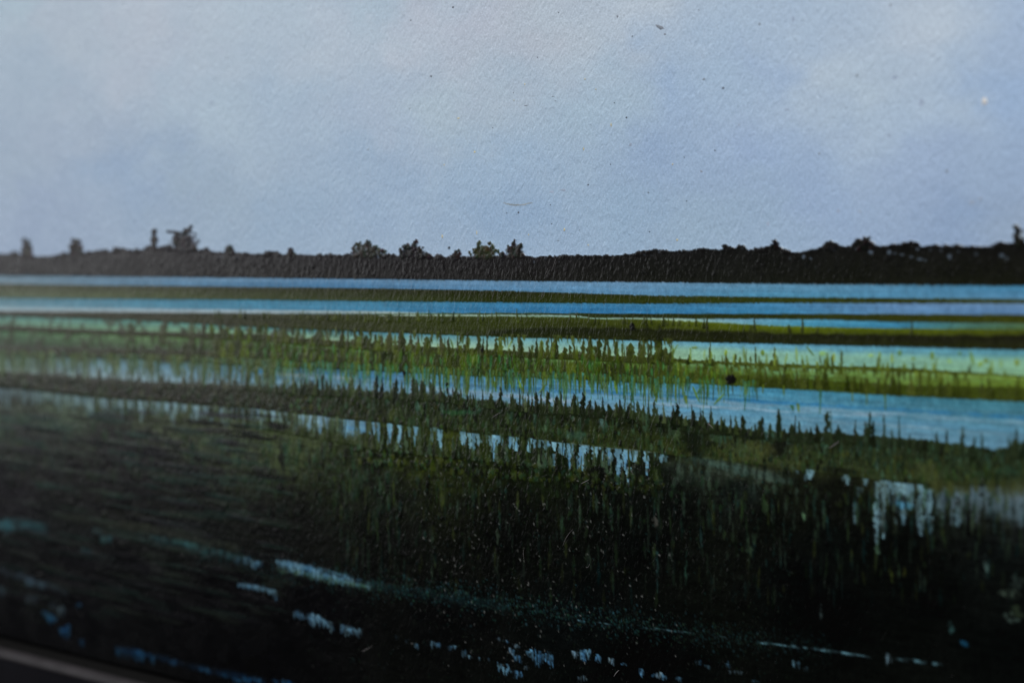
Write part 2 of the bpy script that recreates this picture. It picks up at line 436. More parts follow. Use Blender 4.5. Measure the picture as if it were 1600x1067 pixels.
T_P = [(560, 493), (640, 491.2), (800, 491.3), (900, 492.5), (925, 496.5), (1000, 496.5), (1100, 498), (1200, 498), (1300, 499.5), (1400, 503), (1600, 505), (2100, 507)]
L_G2A = piece('painted_grass_strip', 0, 'thin dark green painted line under the bright blue strip')
band(L_G2A, [(560, 491)] + [(x, y - 0.3) for x, y in B_W2 if x > 590], [(560, 491.2), (640, 491.2)] + T_P[2:], [(600, (60, 84, 30)), (1000, (34, 40, 14)), (1600, (50, 54, 14))], [(600, (64, 88, 30)), (1000, (36, 42, 14)), (1600, (54, 60, 14))], (0.03, 1), (0.04, .8), 8, 0.09, 0.12, seed=7, lim=(575, 5000))
L = piece('painted_water_strip', 0, 'thin pale to blue painted line that widens to the right')
band(L, T_P, T_G2, [(560, (140, 160, 150)), (900, (130, 158, 160)), (1050, (140, 170, 165)), (1150, (104, 150, 176)), (1250, (84, 148, 176)), (1400, (62, 128, 160)), (1500, (70, 112, 110)), (1600, (76, 104, 80))],
     [(560, (150, 166, 150)), (900, (120, 160, 130)), (1050, (150, 175, 140)), (1150, (110, 158, 166)), (1250, (66, 146, 176)), (1400, (52, 122, 158)), (1500, (66, 108, 96)), (1600, (66, 92, 52))], (0.05, .6), (0.06, .5), 9, 0.05, 0.13, seed=8, lim=(585, 5000))
B_G2 = [(-400, 490), (0, 494), (200, 500), (400, 511), (600, 519.6), (800, 527), (1000, 532), (1200, 537), (1400, 541.5), (1600, 547), (2100, 556)]
L_G2 = piece('painted_grass_strip', 0, 'broad olive painted grass strip, brighter along its top edge')
band(L_G2, T_G2, B_G2, [(0, (50, 48, 38)), (400, (44, 46, 26)), (700, (46, 54, 16)), (900, (54, 62, 18)), (1050, (72, 84, 18)), (1250, (84, 98, 14)), (1600, (70, 80, 18))],
     [(0, (50, 50, 38)), (400, (42, 46, 24)), (700, (42, 50, 18)), (900, (28, 34, 14)), (1050, (28, 32, 14)), (1250, (26, 32, 12)), (1600, (34, 36, 18))], (0.07, 0.5), (0.10, 0.5), 11, 0.11, 0.14, seed=9)
# dark core of that strip on the right
band(L_G2, [(700, 522), (830, 512), (960, 512), (1200, 520), (1400, 523), (1600, 523), (2100, 526)], [(700, 523), (830, 522), (960, 527), (1200, 534), (1400, 538), (1600, 541), (2100, 545)],
     [(800, (26, 32, 12)), (1600, (26, 26, 16))], [(800, (28, 34, 12)), (1600, (34, 36, 18))], (0.2, 2), (0.2, 2), 14, 0.12, 0.5, seed=10, lim=(760, 5000))

B_W3 = [(-400, 503), (0, 508), (200, 517), (400, 522), (600, 538), (800, 548), (900, 554), (1000, 557), (1100, 563), (1200, 568), (1400, 574), (1600, 586), (2100, 602)]
L = piece('painted_water_strip', 0, 'pale green-white painted water strip broken by reeds')
band(L, B_G2, B_W3, [(0, (84, 128, 124)), (300, (76, 126, 122)), (560, (62, 116, 136)), (800, (92, 146, 158)), (1000, (96, 152, 170)), (1200, (92, 154, 184)), (1600, (80, 138, 158))],
     [(0, (92, 132, 106)), (300, (112, 148, 112)), (560, (140, 172, 140)), (800, (150, 184, 156)), (1100, (144, 182, 148)), (1350, (128, 178, 164)), (1600, (124, 170, 134))], (0.10, 0.5), (0.12, 0.6), 9, 0.05, 0.14, seed=11)
B_W3c = [(1000, 541), (1200, 548), (1600, 561)]
band(L, B_W3c, [(x, y + 3) for x, y in B_W3 if x >= 900], [(1000, (136, 178, 150)), (1600, (134, 178, 148))], [(1000, (140, 178, 140)), (1300, (116, 170, 158)), (1600, (128, 172, 134))], (0.3, 2), (0.1, 1), 10, 0.05, 1.1, seed=12, lim=(1020, 5000), cover=lambda sl: 0.75)
B_G3 = [(-400, 511), (0, 516.5), (200, 524), (400, 533), (600, 548), (800, 558), (1000, 566.5), (1100, 568), (1200, 573), (1400, 581), (1600, 588.5), (2100, 606)]
L_G3 = piece('painted_grass_strip', 0, 'thin dark painted reed line inside the pale green strip')
band(L_G3, B_W3, B_G3, [(0, (48, 48, 36)), (400, (46, 50, 28)), (800, (44, 52, 16)), (1200, (56, 64, 20)), (1600, (66, 78, 26))], [(0, (48, 50, 36)), (400, (48, 54, 28)), (800, (50, 60, 16)), (1200, (66, 76, 20)), (1600, (78, 92, 24))], (0.14, 0.5), (0.14, 0.5), 10, 0.11, [(0, .3), (600, .16), (1600, .14)], seed=13)
B_W4 = [(-400, 532), (0, 541), (200, 546), (400, 551), (600, 560), (800, 568), (1000, 578), (1200, 589), (1400, 601), (1600, 606), (2100, 625)]
L_W4 = piece('painted_water_strip', 0, 'yellow-green painted shallow water strip under the reed line')
band(L_W4, B_G3, B_W4, [(0, (68, 108, 76)), (250, (88, 120, 76)), (450, (76, 106, 60)), (650, (76, 106, 56)), (800, (104, 140, 94)), (1000, (80, 108, 56)), (1200, (118, 162, 124)), (1400, (118, 154, 108)), (1600, (108, 136, 62))],
     [(0, (48, 64, 46)), (250, (48, 64, 42)), (450, (44, 56, 32)), (650, (50, 72, 24)), (800, (58, 84, 26)), (1000, (66, 90, 22)), (1200, (66, 98, 44)), (1400, (90, 118, 44)), (1600, (94, 118, 36))], (0.12, .6), (0.2, .6), 12, 0.05, 0.22, seed=14)
B_G4 = [(-400, 545), (0, 556), (200, 561), (400, 570), (600, 579.5), (800, 588), (1000, 596.5), (1100, 600), (1200, 606), (1400, 618), (1600, 628), (2100, 648)]
L_G4 = piece('painted_grass_strip', 0, 'olive painted reed bed with fringed lower edge')
band(L_G4, B_W4, B_G4, [(0, (46, 48, 38)), (250, (44, 44, 32)), (450, (46, 54, 28)), (700, (50, 64, 18)), (1000, (58, 74, 18)), (1300, (54, 66, 17)), (1600, (52, 62, 18))],
     [(0, (40, 40, 32)), (250, (40, 42, 30)), (450, (40, 46, 26)), (700, (44, 56, 18)), (1000, (54, 68, 18)), (1300, (58, 72, 17)), (1600, (60, 70, 19))], (0.25, .5), (0.12, .4), 12, 0.11, [(0, .35), (600, .2), (1600, .16)], seed=15)

# ---------------- broad blue pool
B_W5 = [(-400, 566), (0, 580), (110, 588), (225, 596.5), (400, 603), (510, 609), (600, 613), (680, 617), (800, 632), (880, 636), (970, 642), (1025, 650), (1085, 656), (1140, 667), (1200, 674), (1300, 676), (1400, 684), (1450, 688), (1550, 702), (1570, 700), (1600, 690), (2100, 720)]
L = piece('painted_water_strip', 0, 'broad light-blue painted pool across the middle with streaks')
band(L, B_G4, B_W5, [(0, (84, 116, 118)), (200, (84, 124, 140)), (400, (58, 106, 136)), (600, (60, 112, 146)), (900, (62, 122, 156)), (1200, (62, 126, 154)), (1600, (60, 116, 130))],
     [(0, (116, 138, 134)), (200, (126, 150, 160)), (400, (102, 134, 148)), (600, (102, 138, 158)), (900, (110, 150, 172)), (1200, (100, 144, 166)), (1600, (92, 134, 158))], (0.10, .5), (0.25, .7), 15, 0.05, [(0, .5), (500, .25), (1600, .2)], seed=16, grain=7)
for (xa, ya, xb, yb_, w, c, a) in [(780, 603, 1700, 658, 5, (44, 108, 150), .75), (900, 613, 1620, 662, 5, (128, 156, 174), .45), (620, 598, 1000, 617, 4, (54, 114, 158), .5), (1000, 629, 1400, 651, 5, (136, 164, 182), .6), (1050, 639, 1600, 672, 7, (88, 142, 172), .5), (640, 605, 900, 628, 7, (138, 162, 182), .55), (380, 577, 620, 590, 5, (48, 108, 146), .7), (1200, 650, 1600, 681, 4, (126, 160, 178), .45), (420, 583, 560, 592, 5, (150, 166, 178), .5)]:
    band(L, [(xa, ya - w / 2), (xb, yb_ - w / 2)], [(xa, ya + w / 2), (xb, yb_ + w / 2)], [(xa, c)], [(xa, c)], (0.25, 2.5), (0.25, 2.0), 16, 0.06, 0.5, seed=int(xa % 97) + 20, lim=(xa, xb), cover=lambda sl, a=a: np.clip(a + 0.5 * NF(5, .5, 77, 2, sl), 0, 1))

# brown and olive drags that break the strips up on the far left
for (t_, b_, c, a_, sd, su, sv, th) in [([(-400, 484), (0, 490), (400, 505), (480, 512)], [(-400, 550), (0, 560), (400, 573), (480, 578)], (50, 50, 36), .8, 151, 1.3, 1.5, .02), ([(-400, 545), (0, 554), (400, 568), (600, 578)], [(-400, 575), (0, 586), (400, 606), (600, 616)], (66, 78, 52), .75, 161, .9, 2.6, .0)]:
    band(None, t_, b_, [(0, c)], [(0, np.array(c) * .9)], (.3, 1.0), (.3, 1.0), 14, .09, .6, seed=sd % 60 + 5, mott=18, cover=lambda sl, a_=a_, sd=sd, su=su, sv=sv, th=th: a_ * np.clip((NF(su, sv, sd, 3, sl) - th) * 4.5, 0, 1) * np.interp(PX[sl], [-100, 80, 420, 560], [.7, .85, 1, 0]))

# ---------------- second grass bank, blue patches and dark firs below it
B_G5 = [(-400, 585), (0, 602), (120, 617), (200, 624), (300, 630), (400, 638), (526, 652), (600, 660), (685, 670), (800, 682), (926, 696.5), (1000, 704), (1040, 709), (1100, 716), (1200, 728), (1370, 749), (1450, 757), (1600, 755), (2100, 800)]
L_G5 = piece('painted_grass_bank', 0, 'dark green painted grass bank below the broad pool')
band(L_G5, B_W5, B_G5, [(0, (42, 42, 36)), (200, (40, 38, 34)), (400, (42, 46, 34)), (600, (32, 42, 22)), (800, (24, 34, 16)), (1000, (24, 32, 16)), (1200, (30, 40, 24)), (1600, (28, 38, 22))],
     [(0, (42, 46, 38)), (200, (42, 42, 36)), (400, (36, 36, 30)), (600, (32, 38, 20)), (800, (30, 40, 16)), (1000, (38, 46, 16)), (1150, (56, 62, 30)), (1200, (52, 60, 34)), (1400, (42, 52, 30)), (1600, (40, 52, 32))],
     (0.35, .5), (0.10, .6), 20, 0.10, [(0, .6), (500, .3), (1000, .16), (1600, .3)], seed=17, cover=lambda sl: np.clip(1.05 - 0.25 * (NF(.5, 1.4, 131, 2, sl) > .35), 0, 1), grain=6)
# green, teal and mossy dabs on the bank
g5t, g5b = curve(B_W5), curve(B_G5)


def between(x, t):
    u = float(P(x, 600)[0])
    a, b = ev(g5t, u), ev(g5b, u)
    return Q(u, a + (b - a) * t)


for k in range(1500):
    x = rng.random() * 1600
    xx, yy = between(x, rng.random() ** 0.8)
    pal = [(46, 72, 30), (36, 64, 46), (60, 88, 66), (14, 18, 9), (58, 62, 26), (24, 30, 14), (12, 15, 9)]
    c = np.array(pal[int(rng.integers(0, 7))]) * (0.7 + 0.6 * rng.random())
    if xx < 450:
        c = c * 0.5 + np.array((40, 44, 36)) * 0.5
    blob(None, float(xx), float(yy), 2 + 4 * rng.random(), 4 + 8 * rng.random(), c * (.82 if xx > 500 else 1.0), 0.4 + 0.45 * rng.random(), .45, .4, 0.05 + .12 * rng.random(), sc=.45)
for k in range(620):                                   # upright drags, dark and green, over the bank
    x = 560 + rng.random() * 1060
    tt = 0.1 + .85 * rng.random()
    xx, yy = between(x, tt)
    hi = [(16, 20, 10), (14, 18, 10), (26, 34, 16), (22, 28, 14), (46, 66, 48), (52, 82, 68)]
    lo_ = [(34, 48, 20), (48, 60, 28), (42, 60, 32), (20, 28, 14), (46, 54, 22), (42, 64, 42)]
    c = (hi if tt < .45 else lo_)[int(rng.integers(0, 6))]
    h_ = 8 + 22 * rng.random()
    spire(None, float(xx), float(yy) + h_ / 2, float(yy) - h_ / 2, 2 + 5 * rng.random(), c, rng.normal(0, 1), 'lens', .3 + .5 * rng.random(), .5, .05 + .1 * rng.random(), .2 if xx < 1150 else .3, dry=.3)

for x, y, w, hh, c, a in [(775, 633, 30, 14, (14, 18, 10), .85), (820, 638, 34, 12, (13, 17, 10), .85), (1175, 680, 50, 9, (15, 18, 14), .9), (1130, 672, 36, 9, (14, 17, 13), .85), (1085, 690, 40, 50, (13, 18, 11), .75), (1215, 700, 36, 26, (14, 16, 11), .8), (1040, 665, 24, 30, (16, 22, 13), .6),
                           (1190, 700, 44, 22, (74, 78, 40), .5), (1155, 700, 40, 16, (58, 72, 44), .45), (1310, 735, 40, 12, (14, 17, 10), .6), (1450, 735, 46, 26, (68, 74, 42), .4), (1120, 682, 20, 16, (54, 84, 60), .45), (1055, 672, 14, 26, (60, 84, 60), .5), (941, 660, 8, 24, (92, 130, 130), .6), (900, 680, 26, 14, (52, 86, 76), .5),
                           (710, 645, 30, 8, (34, 76, 44), .6), (735, 644, 26, 7, (40, 84, 58), .5), (690, 625, 40, 7, (16, 22, 12), .6), (1010, 660, 10, 24, (64, 96, 74), .6), (1500, 715, 20, 30, (44, 64, 46), .4), (1580, 735, 26, 14, (40, 66, 50), .5), (1455, 700, 20, 18, (46, 70, 50), .4), (1200, 682, 16, 14, (70, 112, 112), .5), (1234, 690, 10, 8, (70, 110, 112), .4)]:
    blob(None, x, y, w, hh, c, a, .5, .8, 0.08, sc=1.2, grain=.25)

L_W6 = piece('painted_water_glints', L_GND, 'broken pale blue painted water between dark firs')
PALE = (106, 152, 172)
# (x, y top, y bottom, width) of the pale gaps left between the firs
W6 = [(405, 639, 656, 8, .6), (416, 641, 651, 6, .5), (430, 641, 652, 11, .6), (446, 643, 650, 6, .4), (459, 646, 657, 6, .6), (471, 648, 669, 10, .75), (486, 650, 673, 9, .8), (503, 650, 668, 13, .8), (500, 664, 680, 7, .5), (515, 652, 660, 9, .4), (527, 653, 668, 8, .7),
      (609, 662, 697, 7, .95), (626, 664, 699, 8, .95), (639, 667, 682, 5, .5), (650, 666, 681, 6, .9), (648, 680, 697, 3, .7), (675, 668, 691, 4, .6), (680, 668, 674, 6, .5), (688, 671, 700, 7, .9), (689, 696, 715, 4, .85), (724, 674, 696, 8, .95), (734, 676, 700, 6, .9), (740, 677, 718, 6, .95), (748, 677, 696, 9, .9), (761, 679, 692, 3, .8), (766, 680, 697, 4, .7),
      (772, 680, 721, 11, .95), (779, 680, 692, 6, .9), (784, 681, 695, 5, .85), (797, 682, 701, 7, .9), (806, 683, 704, 10, .95), (828, 685, 706, 8, .95), (836, 686, 700, 5, .9), (843, 687, 699, 5, .95), (854, 688, 704, 10, .95), (866, 690, 704, 9, .95), (879, 691, 711, 12, .95), (866, 709, 728, 6, .7), (854, 708, 718, 4, .6), (852, 722, 729, 3, .6),
      (892, 693, 737, 8, .97), (886, 697, 715, 4, .6), (909, 694, 735, 11, .97), (901, 712, 733, 5, .6), (919, 695, 708, 4, .8), (931, 697, 728, 12, .97), (942, 697, 727, 4, .9), (952, 699, 717, 11, .9), (952, 712, 726, 10, .6), (966, 700, 730, 10, .95), (966, 726, 756, 5.5, .95), (977, 702, 735, 8, .95), (990, 703, 722, 17, .95), (982, 730, 763, 8, .95), (1009, 704, 722, 11, .95), (1011, 720, 743, 4.5, .95), (1023, 706, 715, 3, .8), (1034, 709, 722, 8, .85), (1040, 712, 722, 6, .4)]
for x, yt, yb, w, a in W6:
    lb = piece('painted_water_glint', L_GND) if (w >= 6 and yb - yt > 12) else L_W6
    c = np.array(PALE) * (0.84 + 0.24 * rng.random()) if x > 600 else np.array((112, 142, 164))
    c2 = np.array((84, 136, 176))
    sft = 0.5 if x < 540 else 0.15
    spire(lb, x, yt, yb, w * 1.1, c, rng.normal(0, .8), 'drip', a, 0.55, 0.05, sft, 6, dry=.22)
    if rng.random() < .55 and yb - yt > 14:
        spire(None, x + rng.normal(0, w * .15), yt + (yb - yt) * rng.random() * .4, yb - 3, w * .5, c2, 0, 'lens', .6, .5, 0.05, .3)
# large pale patch on the left of that row
lb = piece('painted_water_glint', L_GND)
for x in np.arange(526, 594, 2.2):
    t = (x - 526) / 68
    yt = 654.5 + 6.0 * t
    yb = np.interp(x, [526, 540, 548, 558, 564, 570, 578, 586, 589, 592], [672, 684, 692, 692, 678, 675, 677, 692, 701, 692]) + rng.normal(0, 1.5)
    spire(lb, x, yt, yb, 4.4, np.array((96, 140, 164)) * (0.84 + .26 * rng.random()), 0, 'drip', .95, .5, .05, .25, 6, dry=.3)
for x, y, w, hh in [(545, 668, 22, 5), (560, 671, 26, 5), (575, 666, 20, 4), (555, 680, 14, 6)]:
    blob(None, x, y, w, hh, (82, 134, 174), .6, .5, .7, .05, tilt=-.08)
for x0, x1, n, a in [(-20, 60, 30, .45), (60, 120, 22, .45), (118, 200, 36, .65), (198, 292, 44, .8), (296, 356, 28, .8), (356, 408, 26, .75), (404, 470, 32, .7), (466, 530, 32, .75)]:      # blurred far patches
    lb = piece('painted_water_glint', L_GND)
    for k in range(n):
        x = x0 + (x1 - x0) * (k + rng.random()) / n
        yt = np.interp(x, [20, 120, 160, 200, 280, 310, 350, 400, 460, 530], [606, 618, 622, 624.5, 629, 632.5, 635, 638.5, 646, 653])
        hh = 13 + 28 * rng.random() ** 1.2 * (0.5 + .5 * math.sin(x * .19) * math.sin(x * .047 + 1))
        spire(lb, x, yt + 2 * rng.random(), yt + hh, 2.6 + 2.4 * rng.random(), np.array((116, 152, 168)) * (.8 + .35 * rng.random()), 0, 'drip', a * (.5 + .5 * rng.random()), .4, .05, .45, 8, dry=.25)
for k in range(85):                                    # reeds across the broken water on the left
    x = 150 + rng.random() * 440
    yt = np.interp(x, [20, 120, 200, 280, 400, 460, 530, 600], [606, 618, 624.5, 629, 638.5, 646, 653, 660])
    c = [(44, 54, 34), (58, 72, 48), (36, 42, 26), (50, 60, 32)][int(rng.integers(0, 4))]
    spire(None, x, yt - 4 + 5 * rng.random(), yt + 10 + 26 * rng.random(), 2 + 4.5 * rng.random(), c, rng.normal(0, 1), 'lens', .8, .5, .08, .3 if x > 400 else .5, dry=.1)
for k in range(420):                                   # upright green and black drags under it
    x = -20 + rng.random() * 640
    y = np.interp(x, [0, 600], [644, 706]) + rng.random() ** 1.3 * 116
    f = np.interp(y - np.interp(x, [0, 600], [632, 690]), [0, 130], [1.0, .55])
    c = [(50, 76, 52), (58, 78, 60), (44, 62, 34), (22, 24, 23), (18, 20, 20), (30, 60, 52)][int(rng.integers(0, 6))]
    spire(None, x, y - 8, y + 6 + 14 * rng.random(), 3 + 7 * rng.random(), np.array(c) * f, rng.normal(0, 1.5), 'lens', .2 + .35 * rng.random(), .5, .05 + .05 * rng.random(), .5, dry=.35)
# right end of the row: long drips
W6R = [(1245, 734, 741, 6, .6), (1264, 733, 749, 11, .85), (1260, 741, 752, 5, .6), (1323, 742, 757, 7, .75), (1318, 744, 752, 5, .4), (1353, 747, 758, 7, .85), (1344, 761, 777, 9, .35), (1336, 784, 818, 6, .75), (1370, 752, 800, 8, .7), (1369, 785, 852, 8, .95), (1381, 750, 800, 11, .8), (1380, 795, 842, 7, .95), (1390, 751, 790, 9, .8),
       (1401, 753, 800, 12, .95), (1412, 754, 804, 12, .95), (1422, 755, 796, 11, .95), (1399, 806, 819, 6, .85), (1412, 803, 821, 6, .85), (1407, 798, 806, 10, .7), (1438, 757, 812, 8, .85), (1434, 780, 814, 6, .6), (1450, 764, 808, 14, .8), (1455, 763, 775, 8, .7), (1441, 804, 836, 11, .9), (1454, 806, 833, 8, .9), (1497, 765, 800, 9, .7), (1498, 795, 822, 11, .9), (1488, 764, 776, 9, .5), (1487, 800, 820, 6, .45)]
for x, yt, yb, w, a in W6R:
    lb = piece('painted_water_glint', L_GND) if (w >= 6 and yb - yt > 14) else L_W6
    spire(lb, x, yt, yb, w * 1.1, np.array((106, 144, 158)) * (.84 + .2 * rng.random()), rng.normal(0, 1), 'drip', a, .45, .05, .35, 6, dry=.3)
blob(None, 1411, 789, 28, 12, (66, 128, 162), .75, .4, .7, .05)
for k in range(60):
    x = 1490 + rng.random() * 120
    spire(None, x, 757 + rng.random() * 18, 785 + rng.random() * 34, 5 + 8 * rng.random(), np.array((84, 98, 100)) * (.6 + .6 * rng.random()), 0, 'lens', .3, .4, .04, .8, dry=.4)
for k in range(46):
    x = 1462 + 150 * (k + rng.random()) / 46
    lb = L_W6
    spire(lb, x, 757 + 6 * rng.random(), 776 + 48 * rng.random(), 4 + 5 * rng.random(), np.array((92, 116, 130)) * (.6 + .5 * rng.random()), rng.normal(0, 1), 'drip', .35 + .4 * rng.random(), .5, .05, .45, dry=.3)
for k in range(16):
    x = 1375 + rng.random() * 220
    spire(None, x, 835, 752 + 40 * rng.random(), 3 + 5 * rng.random(), (16, 20, 14), rng.normal(0, 1), 'rag', .75, .5, .08, .35, dry=.2)
blob(None, 1590, 768, 34, 26, (104, 116, 120), .6, .4, .9, .04)
for x, y, w, hh, a in [(1545, 782, 70, 30, .4), (1580, 795, 60, 36, .5), (1520, 776, 50, 22, .35), (1610, 800, 50, 40, .5), (1560, 800, 60, 20, .35)]:
    blob(None, x, y, w, hh, (72, 92, 100), a * .8, .6, 1.0, .04, tilt=-.06, sc=1.5, grain=.2)
for k in range(60):
    x = 1455 + rng.random() * 170
    spire(None, x, 746 + 6 * rng.random(), 764 + 16 * rng.random(), 4 + 7 * rng.random(), np.array((48, 54, 28)) * (.7 + .6 * rng.random()), 0, 'lens', .55, .4, .05, .7, dry=.2)
for x, y, w, hh, a in [(1130, 727, 90, 16, .5), (1170, 737, 90, 15, .6), (1150, 733, 120, 12, .5), (1200, 745, 70, 10, .45), (1110, 722, 50, 8, .4), (1215, 750, 50, 8, .35)]:
    blob(None, x, y, w, hh, (64, 88, 82), a * .75, .7, .9, .05, tilt=-.09, sc=1.1, grain=.3)
for k in range(30):                                   # thin grey haze of dry paint in the middle
    x = 1050 + rng.random() * 160
    y = 722 + rng.random() * 26 + (x - 1050) * .06
    blob(None, x, y, 10 + 20 * rng.random(), 4 + 9 * rng.random(), np.array((78, 94, 84)) * (.5 + .5 * rng.random()), .26, .6, .9, .04, sc=.8, tilt=-.05)
for k in range(80):
    x = 1045 + rng.random() * 200
    y = 716 + rng.random() * 40 + (x - 1050) * .06
    c = [(18, 24, 16), (24, 34, 26), (60, 78, 68), (14, 18, 12)][int(rng.integers(0, 4))]
    spire(None, x, y - 8, y + 8 + 14 * rng.random(), 3 + 5 * rng.random(), c, 0, 'lens', .5, .5, .06, .35, dry=.4)

# ---------------- upright strokes
REED_OLIVE, REED_DARK, REED_GREEN, REED_TEAL = (58, 68, 20), (38, 44, 16), (72, 104, 34), (58, 124, 92)
# conifers and posts standing in the pale strip
N_REED = 0


def reed(par, x, yb, yt, w, col, lean=0.0, kind='blade', own=True, **kw):
    lb = piece('painted_reed', par) if own and w * abs(yb - yt) > 60 else par
    spire(lb, x, yb, yt, w, col, lean, kind, **kw)


S1 = [(416, 531, 508, 8), (430, 533, 510, 8), (447, 534, 510, 12), (462, 536, 514, 6), (474, 537, 516, 7), (500, 540, 508, 14), (512, 541, 514, 8), (545, 545, 515, 5), (555, 546, 510, 12), (567, 547, 516, 6), (578, 549, 528, 8), (587, 549, 532, 14), (597, 550, 521, 7), (611, 553, 516, 10), (628, 554, 514, 13), (642, 555, 517, 11), (654, 556, 521, 8),
      (666, 556, 532, 12), (673, 556, 524, 4), (691, 557, 522, 10), (700, 557, 525, 5), (715, 557, 530, 7), (731, 558, 526, 4), (727, 558, 536, 8), (749, 558, 523, 8), (755, 558, 526, 5), (761, 558, 528, 4), (776, 558, 525, 8), (812, 558, 521, 5), (803, 558, 536, 5), (818, 558, 540, 6), (839, 558, 524, 6), (847, 559, 538, 8), (856, 559, 526, 6), (868, 560, 528, 10), (882, 560, 541, 10), (892, 561, 538, 9),
      (897, 561, 526, 5), (911, 562, 527, 11), (922, 562, 530, 11), (936, 564, 526, 10), (944, 565, 529, 6), (952, 565, 531, 8), (965, 566, 530, 8), (985, 567, 534, 15), (999, 567, 530, 7), (1004, 568, 528, 11), (1017, 568, 532, 6), (1031, 569, 528, 17), (1041, 570, 540, 8), (1048, 570, 547, 6), (1075, 570, 554, 8), (1109, 572, 533, 5), (1114, 571, 560, 12), (1136, 572, 551, 6), (1136, 573, 545, 3), (1150, 574, 551, 6), (1166, 575, 543, 3.5), (1173, 575, 555, 5), (1181, 575, 538, 4), (1191, 576, 564, 5), (1204, 578, 561, 9), (1212, 580, 541, 11), (1257, 580, 560, 6), (1279, 579, 565, 5),
      (1301, 584, 553, 7), (1315, 585, 543, 6), (1350, 584, 566, 7), (1371, 585, 556, 5), (1389, 586, 560, 5), (1335, 582, 566, 3), (1404, 586, 570, 7), (1437, 590, 574, 7), (1471, 600, 581, 6), (1395, 586, 548, 4), (1380, 584, 568, 3)]
for x, yb, yt, w in S1:
    c = REED_OLIVE if x > 1120 else ((46, 54, 18) if x > 700 else (48, 52, 26))
    reed(L_G3, x, yb, yt, w * (1.25 if 560 < x < 1050 else 1.0), c, rng.normal(0, 1.2), 'rag' if rng.random() < .6 else 'fir', alpha=(.97 if x > 560 else .85), jag=.5, h=.12, soft=.14 if x > 560 else .35)
for x, yb, yt, w in [(20, 517, 497, 5), (205, 522, 503, 9), (255, 526, 505, 12), (300, 528, 504, 10), (318, 530, 505, 6), (345, 531, 506, 6), (372, 531, 507, 10), (392, 532, 508, 7)]:
    reed(L_G3, x, yb + 12, yt, w, (50, 54, 34), 0, 'post', alpha=.75, h=.1, soft=.6)
# posts carried on through the yellow-green strip to the reed bed
for k in range(240):
    x = 200 + rng.random() * 1400
    u = float(P(x, 560)[0])
    _, y0 = Q(u, ev(curve(B_G3), u))
    _, y1 = Q(u, ev(curve(B_G4), u))
    hgt = (0.5 + 0.5 * rng.random()) * (y1 - y0)
    dens = np.interp(x, [200, 500, 700, 1050, 1120, 1600], [.5, .9, 1, 1, .9, .8])
    if rng.random() > dens:
        continue
    c = REED_OLIVE if 500 < x < 1100 else ((48, 56, 16) if x > 1000 else (48, 54, 30))
    spire(L_G4, x, y1 - 2, y1 - hgt - 3, 4 + 7 * rng.random(), c, rng.normal(0, 1.5), 'fir', .9, .4, .11, .16 if x > 500 else .4)
# thick upright smears that close most of the reed bed
for k in range(360):
    x = 330 + rng.random() * 730
    u = float(P(x, 560)[0])
    _, ya = Q(u, ev(curve(B_G2), u))
    _, y0 = Q(u, ev(curve(B_G3), u))
    _, y1 = Q(u, ev(curve(B_G4), u))
    if rng.random() < .40:
        a0, a1, w = y0 + 1, ya - 2 + (y0 - ya) * rng.random() * .75, 3 + 5 * rng.random()
        if x > 720 and rng.random() < .35:
            continue
    else:
        a0, a1, w = y1 - 1 + 3 * rng.random(), y0 - 5 + 8 * rng.random(), 5 + 9 * rng.random()
    c = [(42, 48, 20), (54, 64, 19), (36, 44, 17), (66, 80, 20)][int(rng.integers(0, 4))]
    spire(L_G4 if a0 > y0 + 3 else L_G3, x, a0, a1, w, c, rng.normal(0, 1.5), 'fir' if rng.random() < .6 else 'post', .92, .45, .10, .16 if x > 560 else .35, dry=.25)
for k in range(90):                                    # strokes hanging from the strip above into the pale water
    x = 395 + rng.random() * 660
    u = float(P(x, 540)[0])
    _, ya = Q(u, ev(curve(B_G2), u))
    spire(None, x, float(ya) - 5, float(ya) + 4 + 12 * rng.random(), 2 + 4 * rng.random(), [(46, 54, 18), (60, 72, 26), (40, 46, 18)][int(rng.integers(0, 3))], rng.normal(0, 1.5), 'blade', .9, .5, .1, .15 if x > 560 else .35)
# olive scrub over the yellow-green strip on the right
band(L_W4, [(900, 565), (1200, 574), (1400, 582), (1600, 590), (2100, 607)], [(900, 585), (1200, 592), (1400, 604), (1600, 610), (2100, 630)], [(900, (60, 70, 22)), (1600, (84, 98, 28))], [(900, (52, 62, 18)), (1600, (62, 74, 20))], (.3, .8), (.3, .8), 14, .09, .5, seed=71, lim=(1040, 5000),
     cover=lambda sl: np.clip((NF(1.6, 1.4, 141, 3, sl) + .25) * 3, 0, 1) * np.interp(PX[sl], [1000, 1100, 1250, 1600], [1, .85, .55, .3]))
# bright greens and teals glimmering in the reed bed
for k in range(420):
    x = 380 + rng.random() * 760
    u = float(P(x, 560)[0])
    _, y0 = Q(u, ev(curve(B_G3), u))
    _, y1 = Q(u, ev(curve(B_G4), u))
    y = y0 + (y1 - y0) * rng.random() ** 0.8
    c = [(62, 96, 28), (84, 110, 26), (50, 112, 62), (42, 54, 18), (50, 60, 18), (46, 92, 34)][int(rng.integers(0, 6))]
    spire(None, x, y + 6, y - 6 - 8 * rng.random(), 2 + 3 * rng.random(), c, rng.normal(0, 1), 'lens', .28 + .42 * rng.random(), .3, .09, .2, dry=.3)
